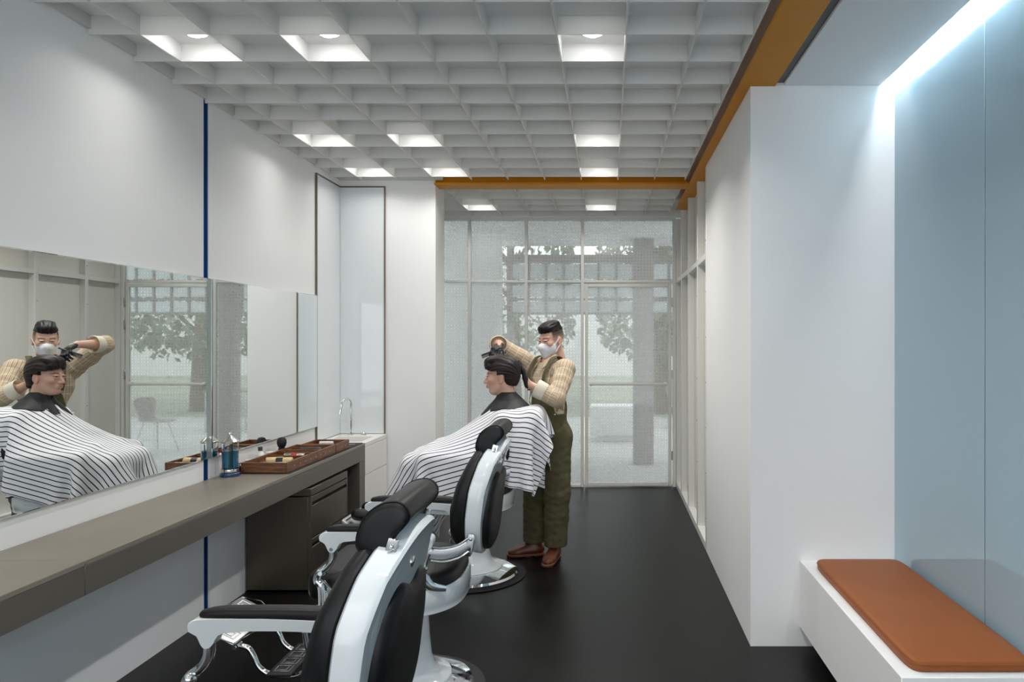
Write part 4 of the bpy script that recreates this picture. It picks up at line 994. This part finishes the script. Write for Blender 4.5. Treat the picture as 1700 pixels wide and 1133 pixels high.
cm = thing('styling_comb', 'black styling comb held over the hair of the seated customer', 'comb', (0, 0, 0))
Mc = Matrix.Translation((-.812, 5.125, 1.545)) @ Matrix.Rotation(-.25, 4, 'Z') @ Matrix.Rotation(-.35, 4, 'Y')
obj('spine', G().rbox(-.10, .06, -.003, .003, .0, .012, .002, 1, Mc), 'black_plastic', cm)
g = G()
for k in range(30): g.box(-.098+k*.0033, -.0965+k*.0033, -.0012, .0012, -.018, -.0002)
obj('teeth', g.xf(Mc), 'black_plastic', cm, smooth=0)['kind'] = 'stuff'

# ------------------------------------------------------------------ the customer
scC = 1.05; hdC = A3(-.742, 5.025, 1.374); RC = frame(A3(-1, .02, -.03)); uZ = uB
nk = A3(-.692, 5.022, 1.172); hip = A3(-.80, 5.0, .765)
sL = A3(-.705, 4.835, 1.075); sR = A3(-.705, 5.205, 1.075)
eL = A3(-.79, 4.775, .885); eR = A3(-.79, 5.265, .885); hL = A3(-1.00, 4.88, .895); hR = A3(-1.00, 5.13, .895)
hpl = A3(-.83, 4.91, .765); hpr = A3(-.83, 5.09, .765); kl = A3(-1.30, 4.86, .775); kr = A3(-1.30, 5.13, .775)
al = A3(-1.50, 4.90, .45); ar_ = A3(-1.50, 5.09, .45); tl = A3(-1.70, 4.89, .445); tr_ = A3(-1.70, 5.10, .445)
s = SDF((-1.80, 4.6, .33), (-.5, 5.4, 1.36), .0095); q = (A3(1, 0, 0), .68)
s.cap(hip, A3(-.765, 5.0, .95), .135, .125, .04, sq=q); s.cap(A3(-.765, 5.0, .95), A3(-.715, 5.015, 1.08), .13, .14, .05, sq=q); s.cap(sL+A3(0, .03, 0), sR-A3(0, .03, 0), .055, .055, .06); s.cap(nk-uB*.04, hdC+A3(.045, 0, -.11), .058, .052, .05)
for a, b, c in ((sL, eL, hL), (sR, eR, hR)): s.cap(a, b, .048, .04, .03); s.cap(b, c, .04, .028, .015)
for a, b, c, d in ((hpl, kl, al, tl), (hpr, kr, ar_, tr_)): s.cap(a, b, .085, .058, .03); s.cap(b, c, .057, .04, .02); s.cap(c-uB*.02, d, .036, .030, .02)
for h_, sd in ((hL, 1), (hR, -1)): hand_prims(s, h_, A3(-1, 0, -.05), A3(0, 0, -1), sd, [.25]*4, r=.011)
P, F = s.mesh(); P = relax(P, F, 2); colr = np.tile(SKIN*.97, (len(P), 1)); low = np.clip((1.16-P[:, 2])/.03, 0, 1)[:, None]*(P[:, 2] < 1.2)[:, None]
Ph, Fh, ch = face(RC, hdC, scC)
cust = npobj('person', np.concatenate([P, Ph]), np.concatenate([F, Fh+len(P)]), 'skin', None, {'col': np.concatenate([colr, ch])})
tag(cust, 'seated customer with dark brown hair facing the mirror under a striped cape', 'person')
eyes(RC, hdC, scC, cust); hair(RC, hdC, scC, 'long', cust)
mat('trouser_dark', lin(40, 42, 50), .85, spec=.2)
s = SDF((-1.62, 4.72, .40), (-.6, 5.28, .93), .010)
for a, b, c in ((hpl, kl, al), (hpr, kr, ar_)): s.cap(a, b, .098, .072, .03); s.cap(b, c, .070, .058, .02)
s.cap(hpl, hpr, .10, .10, .03)
P, F = s.mesh(); npobj('trousers', relax(P, F, 1), F, 'trouser_dark', cust)
for c, d in ((al, tl), (ar_, tr_)):
    s = SDF(np.minimum(c, d)-.10, np.maximum(c, d)+.10, .008); s.cap(c-uB*.02+A3(.03, 0, 0), d, .044, .040, .02); P, F = s.mesh(); npobj('shoe', relax(P, F, 1), F, 'black_plastic', cust)

# striped cape: a cloth sheet let down over the seated body and the chair
CAPS = [(hip, A3(-.765, 5.0, .95), .15, .14), (A3(-.765, 5.0, .95), A3(-.715, 5.015, 1.08), .14, .13), (sL, sR, .070, .070), (nk-uB*.03, nk+uB*.10, .066, .060), (sL, eL, .062, .055), (sR, eR, .062, .055), (eL, hL, .055, .05), (eR, hR, .055, .05), (hL, hL+A3(-.19, 0, -.01), .050, .045), (hR, hR+A3(-.19, 0, -.01), .050, .045), (hpl, kl, .115, .095), (hpr, kr, .115, .095), (kl, al, .085, .07), (kr, ar_, .085, .07), (al, tl, .05, .045), (ar_, tr_, .05, .045), (kl, kr, .088, .088), (hpl*.5+kl*.5, hpr*.5+kr*.5, .10, .10)]
for z in np.arange(.70, 1.10, .05):             # chair back
    x = CHX+back_x(z+.04)-.012; hw_ = .215*(1-.25*max(0, (z-.90)/.2)**2); CAPS.append((A3(x, 5-hw_, z), A3(x, 5+hw_, z), .062, .062))
for sgn in (-1, 1): CAPS.append((A3(CHX-.245, 5+sgn*.285, .846), A3(CHX+.18, 5+sgn*.285, .842), .046, .046))
def drape():
    st = .0235; U = np.arange(-.43, 1.065, st); V = np.arange(-.695, .6951, st); nu, nv = len(U), len(V)
    UU, VV = np.meshgrid(U, V, indexing='ij'); r = np.hypot(UU*1.0, VV); hole = r < .078
    X = np.stack([nk[0]-UU, nk[1]-VV, np.full_like(UU, nk[2]+.075)-.02*np.clip(r-.1, 0, 1)], -1)
    X[..., 2] += .004*RNG.normal(size=UU.shape)
    pin = r < .105; X[pin, 2] = nk[2]+.010
    Pp = X.copy(); w_ = np.where(pin, 0., 1.)
    con = []
    def add(di, dj, stiff):
        a = np.s_[:nu-di, :nv-dj] if dj >= 0 else np.s_[:nu-di, -dj:]
        for par in (0, 1):
            ii, jj = np.meshgrid(np.arange(nu-di), np.arange(abs(dj) if dj < 0 else 0, nv if dj < 0 else nv-dj), indexing='ij')
            k = ((ii//max(1, di)) % 2 == par) if di else ((jj//dj) % 2 == par)
            i1, j1 = ii[k], jj[k]; i2, j2 = i1+di, j1+dj; ok = ~(hole[i1, j1] | hole[i2, j2])
            i1, j1, i2, j2 = i1[ok], j1[ok], i2[ok], j2[ok]
            con.append((i1*nv+j1, i2*nv+j2, st*math.hypot(di, dj), stiff))
    add(1, 0, 1.); add(0, 1, 1.); add(1, 1, .35); add(1, -1, .35); add(2, 0, .06); add(0, 2, .06)
    x = X.reshape(-1, 3); p_ = Pp.reshape(-1, 3); w1 = w_.ravel(); T = .007
    A = np.array([c[0] for c in CAPS]); B = np.array([c[1] for c in CAPS]); ra = np.array([c[2] for c in CAPS]); rb = np.array([c[3] for c in CAPS])
    pinx = x[w1 == 0].copy()
    for step in range(260):
        v = (x-p_)*.94; p_ = x.copy(); x = x+v; x[:, 2] -= 9.8*.0085**2; x[w1 == 0] = pinx
        for it in range(10):
            for i, j, L, sf in con:
                d = x[j]-x[i]; l = np.sqrt((d*d).sum(1))+1e-9; ws = w1[i]+w1[j]+1e-9
                c = (sf*(l-L)/l/ws)[:, None]*d; x[i] += c*w1[i][:, None]; x[j] -= c*w1[j][:, None]
            if it in (2, 5, 7, 9):
                for k in range(len(A)):
                    ba = B[k]-A[k]; t = np.clip((x-A[k])@ba/(ba@ba), 0, 1); n = x-A[k]-t[:, None]*ba; l = np.sqrt((n*n).sum(1))+1e-9
                    R = ra[k]+(rb[k]-ra[k])*t+T; m_ = (l < R) & (w1 > 0)
                    if m_.any():
                        x[m_] += n[m_]*((R[m_]-l[m_])/l[m_])[:, None]; p_[m_] += (x[m_]-p_[m_])*.55
    for k in list(range(len(A)))*2:               # last: leave nothing inside a limb or the chair
        ba = B[k]-A[k]; t = np.clip((x-A[k])@ba/(ba@ba), 0, 1); n = x-A[k]-t[:, None]*ba; l = np.sqrt((n*n).sum(1))+1e-9
        R = ra[k]+(rb[k]-ra[k])*t+T; m_ = (l < R) & (w1 > 0); x[m_] += n[m_]*((R[m_]-l[m_])/l[m_])[:, None]
    x = x.reshape(nu, nv, 3); idx = -np.ones((nu, nv), int); ok = ~hole; idx[ok] = np.arange(ok.sum())
    a, b, c, d = idx[:-1, :-1], idx[1:, :-1], idx[1:, 1:], idx[:-1, 1:]; Q = np.stack([a, b, c, d], -1).reshape(-1, 4); Q = Q[(Q >= 0).all(1)]
    return x[ok], Q, VV[ok], UU[ok]
P, F, vv, uu = drape()
cape = npobj('barber_cape', P, F, 'cape_cloth', None, {'sv': vv+10})
sd = cape.modifiers.new('thickness', 'SOLIDIFY'); sd.thickness = .0025; sd.offset = 0
ss = cape.modifiers.new('smooth', 'SUBSURF'); ss.levels = 1; ss.render_levels = 1
tag(cape, 'white barber cape with thin black stripes draped over the seated customer', 'cape')

# weighted black neck collar lying on the cape
def top_z(x, y):
    b = .9
    for a, c, r0, r1 in CAPS[:7]:
        for t in np.linspace(0, 1, 25):
            p = a+(c-a)*t; r = r0+(r1-r0)*t; q = r*r-(x-p[0])**2-(y-p[1])**2
            if q > 0: b = max(b, p[2]+math.sqrt(q))
    return b
def neck_collar():
    n, m_ = 56, 9; V = []; Fs = []
    for i in range(m_):
        t = i/(m_-1)
        for k in range(n):
            a = 2*math.pi*k/n; cf = math.cos(a)           # a = 0 is forward (towards the mirror)
            lobe = .062*(math.exp(-((a-.30)/.20)**4)+math.exp(-((2*math.pi-a-.30)/.20)**4))-.045*math.exp(-((min(a, 2*math.pi-a))/.07)**2)
            R = .165+lobe-.01*cf; r = .062+(R-.062)*t; x = nk[0]+.004-r*cf; y = nk[1]+.0-r*math.sin(a)
            z0 = top_z(x, y)+.022; zr = nk[2]+.075-.95*(r-.062)-(.5*max(0, r-.14) if cf > .5 else 0)
            z = max(z0, zr)
            if t == 0: z = nk[2]+.098; x = nk[0]-.012-.058*cf
            V.append((x, y, z))
    for i in range(m_-1):
        for k in range(n): Fs.append((i*n+k, i*n+(k+1) % n, (i+1)*n+(k+1) % n, (i+1)*n+k))
    V = np.array(V).reshape(m_, n, 3)
    for _ in range(3): V[1:-1] = .5*V[1:-1]+.25*(V[:-2]+V[2:]); V[:, :, 2] = .5*V[:, :, 2]+.25*(np.roll(V[:, :, 2], 1, 1)+np.roll(V[:, :, 2], -1, 1))
    return V.reshape(-1, 3), np.array(Fs)
P, F = neck_collar()
nc = thing('neck_collar', 'black weighted neck collar lying round the neck over the striped cape', 'collar', (0, 0, 0))
o = npobj('band', P, F, 'collar_black', nc); sd = o.modifiers.new('thickness', 'SOLIDIFY'); sd.thickness = .006; sd.offset = 1
ss = o.modifiers.new('smooth', 'SUBSURF'); ss.levels = 1; ss.render_levels = 1
Q = P.reshape(9, 56, 3)
for k in (3, 53):
    c = Q[7, k]+A3(-.007, 0, .007); Mk = Matrix.Translation(c.tolist()) @ Matrix.Rotation(-.75, 4, 'Y')
    obj('printed_mark', G().rbox(-.003, .003, -.013, .013, -.001, .0015, .0005, 1, Mk), 'white_plastic', nc)

# ------------------------------------------------------------------ outdoors behind the glass
struct(obj('ground', G().box(-14, 16, YB+.121, 15.5, -.12, -.02), 'paving', smooth=0), 'grey paved terrace outside the glass wall', 'ground')
struct(obj('lawn_ground', G().box(-30, 34, 15.5, 60, -.12, -.03), 'lawn', smooth=0), 'pale lawn beyond the terrace', 'lawn')
tag(obj('outdoor_wall', G().rbox(-3.4, -1.42, 9.5, 9.7, -.02, 3.3, .01, 1), 'outdoor_wall'), 'pale plain outside wall seen through the left of the glazing', 'wall', kind='structure')
tag(obj('outdoor_post', G().rbox(.33, .60, 9.55, 9.80, -.02, 3.3, .012, 2), 'outdoor_post'), 'square grey-brown post standing outside the glass door', 'post')
tag(obj('outdoor_bench', G().rbox(-.30, .50, 11.7, 12.3, .08, .56, .02, 2).rbox(-.2, .4, 11.8, 12.2, -.02, .081, .005, 1), 'outdoor_wall'), 'white block bench standing outside the door', 'bench')
cw = thing('clerestory_frame', 'high outdoor window frame with small square panes under the canopy', 'window frame', (0, 10.4, 0))
x0, x1, n = -1.40, 3.40, 19; dx = (x1-x0)/n; rows = ((2.02, 2.20), (2.24, 2.44), (2.50, 2.74))
first = {}
for k in range(n):
    for r, (a, b) in enumerate(rows):
        o = obj('pane', G().rbox(.018, dx-.018, -.006, .006, a+.012, b-.012, .002, 1), 'outdoor_pane', cw) if k == 0 else inst('pane', first[r], cw)
        if k == 0: first[r] = o
        o.location = (x0+k*dx, 0, 0)
for k in range(n+1):
    o = obj('bar', G().rbox(-.0175, .0175, -.02, .02, 2.0, 2.77, .003, 1), 'outdoor_post', cw) if k == 0 else inst('bar', bar0, cw)
    if k == 0: bar0 = o
    o.location = (x0+k*dx, 0, 0)
for z0, z1 in ((2.0, 2.03), (2.20, 2.24), (2.44, 2.50), (2.74, 2.86)): obj('rail', G().rbox(x0-.05, x1+.05, -.0205, .0205, z0, z1, .003, 1), 'outdoor_post', cw)
for x in (x0, x1): obj('leg', G().rbox(x-.03, x+.03, -.03, .03, -.02, 2.0, .004, 1), 'outdoor_post', cw)

tag(obj('canopy', G().rbox(-3.5, 4.2, YB+.14, 10.37, 2.98, 3.04, .01, 1), 'soffit_white'), 'flat pale canopy over the terrace', 'canopy', kind='structure')

def outdoor_chair(label, x, y, rz):
    t = thing('shell_chair', label, 'chair', (x, y, -.02), 'terrace chairs', rz)
    def mp(a, b, q): return (a, b, q)
    V = []; Fs = []; prof = [(-.22, .44), (-.18, .455), (0, .445), (.14, .445), (.19, .48), (.215, .56), (.235, .66), (.25, .76), (.255, .80)]
    for i, (u, z) in enumerate(prof):
        hw = [.17, .2, .21, .18, .13, .12, .17, .19, .13][i]
        for k in range(7):
            v = -1+k/3; V.append((u+(-.02*v*v if i > 4 else 0), v*hw, z+(.012*v*v if i < 4 else 0)))
    for i in range(len(prof)-1):
        for k in range(6): Fs.append((i*7+k, i*7+k+1, (i+1)*7+k+1, (i+1)*7+k))
    o = npobj('shell', np.array(V), np.array(Fs), 'outdoor_post', t); s_ = o.modifiers.new('thickness', 'SOLIDIFY'); s_.thickness = .01
    s2 = o.modifiers.new('smooth', 'SUBSURF'); s2.levels = 1; s2.render_levels = 1
    for sx in (-1, 1):
        for sy in (-1, 1): obj('leg', G().cyl((sx*.11, sy*.11, .438), (sx*.22, sy*.2, 0), .009, .008, 10), 'chrome_soft', t)
outdoor_chair('single shell chair on the terrace nearest the door, seen in the mirror', 2.05, 10.7, .35)
outdoor_chair('shell chair on the terrace at the far side of the metal table', 1.35, 13.6, 2.6)
tb = thing('terrace_table', 'square metal table standing on the terrace', 'table', (2.2, 13.3, -.02))
obj('top', G().rbox(-.4, .4, -.4, .4, .72, .745, .004, 1), 'outdoor_post', tb)
for sx in (-1, 1):
    for sy in (-1, 1): obj('leg', G().cyl((sx*.36, sy*.36, .72), (sx*.36, sy*.36, 0), .012, None, 10), 'chrome_soft', tb)

def tree(label, x, y, H, r, seed, thick=.17):
    rg = np.random.default_rng(seed)
    t = thing('tree', label, 'tree', (x, y, -.03), 'trees beyond the terrace'); g = G()
    lean = rg.normal(0, .12, 2)
    g.sweep([(0, 0, 0), (lean[0]*.4, lean[1]*.4, H*.25), (lean[0], lean[1], H*.5), (lean[0]*1.5, lean[1]*1.5, H*.75)], [thick*1.25, thick, thick*.8, thick*.4], 12, 6)
    for k in range(6):
        a = rg.uniform(0, 6.28); z = H*rg.uniform(.3, .6); L = r*rg.uniform(.6, .9)
        g.sweep([(lean[0]*z/H*2, lean[1]*z/H*2, z), (lean[0]+L*.5*math.cos(a), lean[1]+L*.5*math.sin(a), z+L*.45), (lean[0]+L*math.cos(a), lean[1]+L*math.sin(a), z+L*.75)], [thick*.4, thick*.25, thick*.1], 8, 4)
    obj('trunk', g, 'bark', t)
    n = 2600; d = rg.normal(size=(n, 3)); d /= np.linalg.norm(d, axis=1)[:, None]; rad = rg.uniform(.35, 1, n)**.6
    C = d*rad[:, None]*np.array([r, r, H*.36])+np.array([lean[0], lean[1], H*.52]); C += .25*np.sin(C*2.1)
    a = rg.normal(size=(n, 3)); a /= np.linalg.norm(a, axis=1)[:, None]; b = np.cross(a, rg.normal(size=(n, 3))); b /= np.linalg.norm(b, axis=1)[:, None]; sz = rg.uniform(.06, .13, n)[:, None]
    V = np.stack([C-a*sz, C+b*sz*.5, C+a*sz, C-b*sz*.5], 1).reshape(-1, 3); o = npobj('foliage', V, np.arange(4*n).reshape(-1, 4), 'leaf', t, smooth=False); o['kind'] = 'stuff'
for i, (x, y, H, r, lb) in enumerate(((1.2, 16.5, 5.5, 1.6, 'thick-trunked leafy tree seen through the glass door'), (-2.4, 18.5, 6, 1.8, 'leafy tree behind the left panes of the glazing'), (5.0, 17.0, 5.5, 1.7, 'leafy tree seen in the mirror right of the push bar'), (9.2, 19, 6.5, 2.0, 'large leafy tree at the right end of the lawn in the mirror'), (3.0, 23, 7, 2.2, 'tall leafy tree at the back of the lawn'), (-7, 22, 6.5, 2.0, 'leafy tree far left behind the outside wall'))):
    tree(lb, x, y, H, r, 50+i, .22 if i == 0 else .16)
tag(obj('garden_building', G().box(-16, 20, 34, 36, -.05, 5).box(-16.2, 20.2, 33.8, 36.2, 5, 5.3), 'outdoor_wall', smooth=0), 'long pale low building closing off the lawn far behind', 'building')
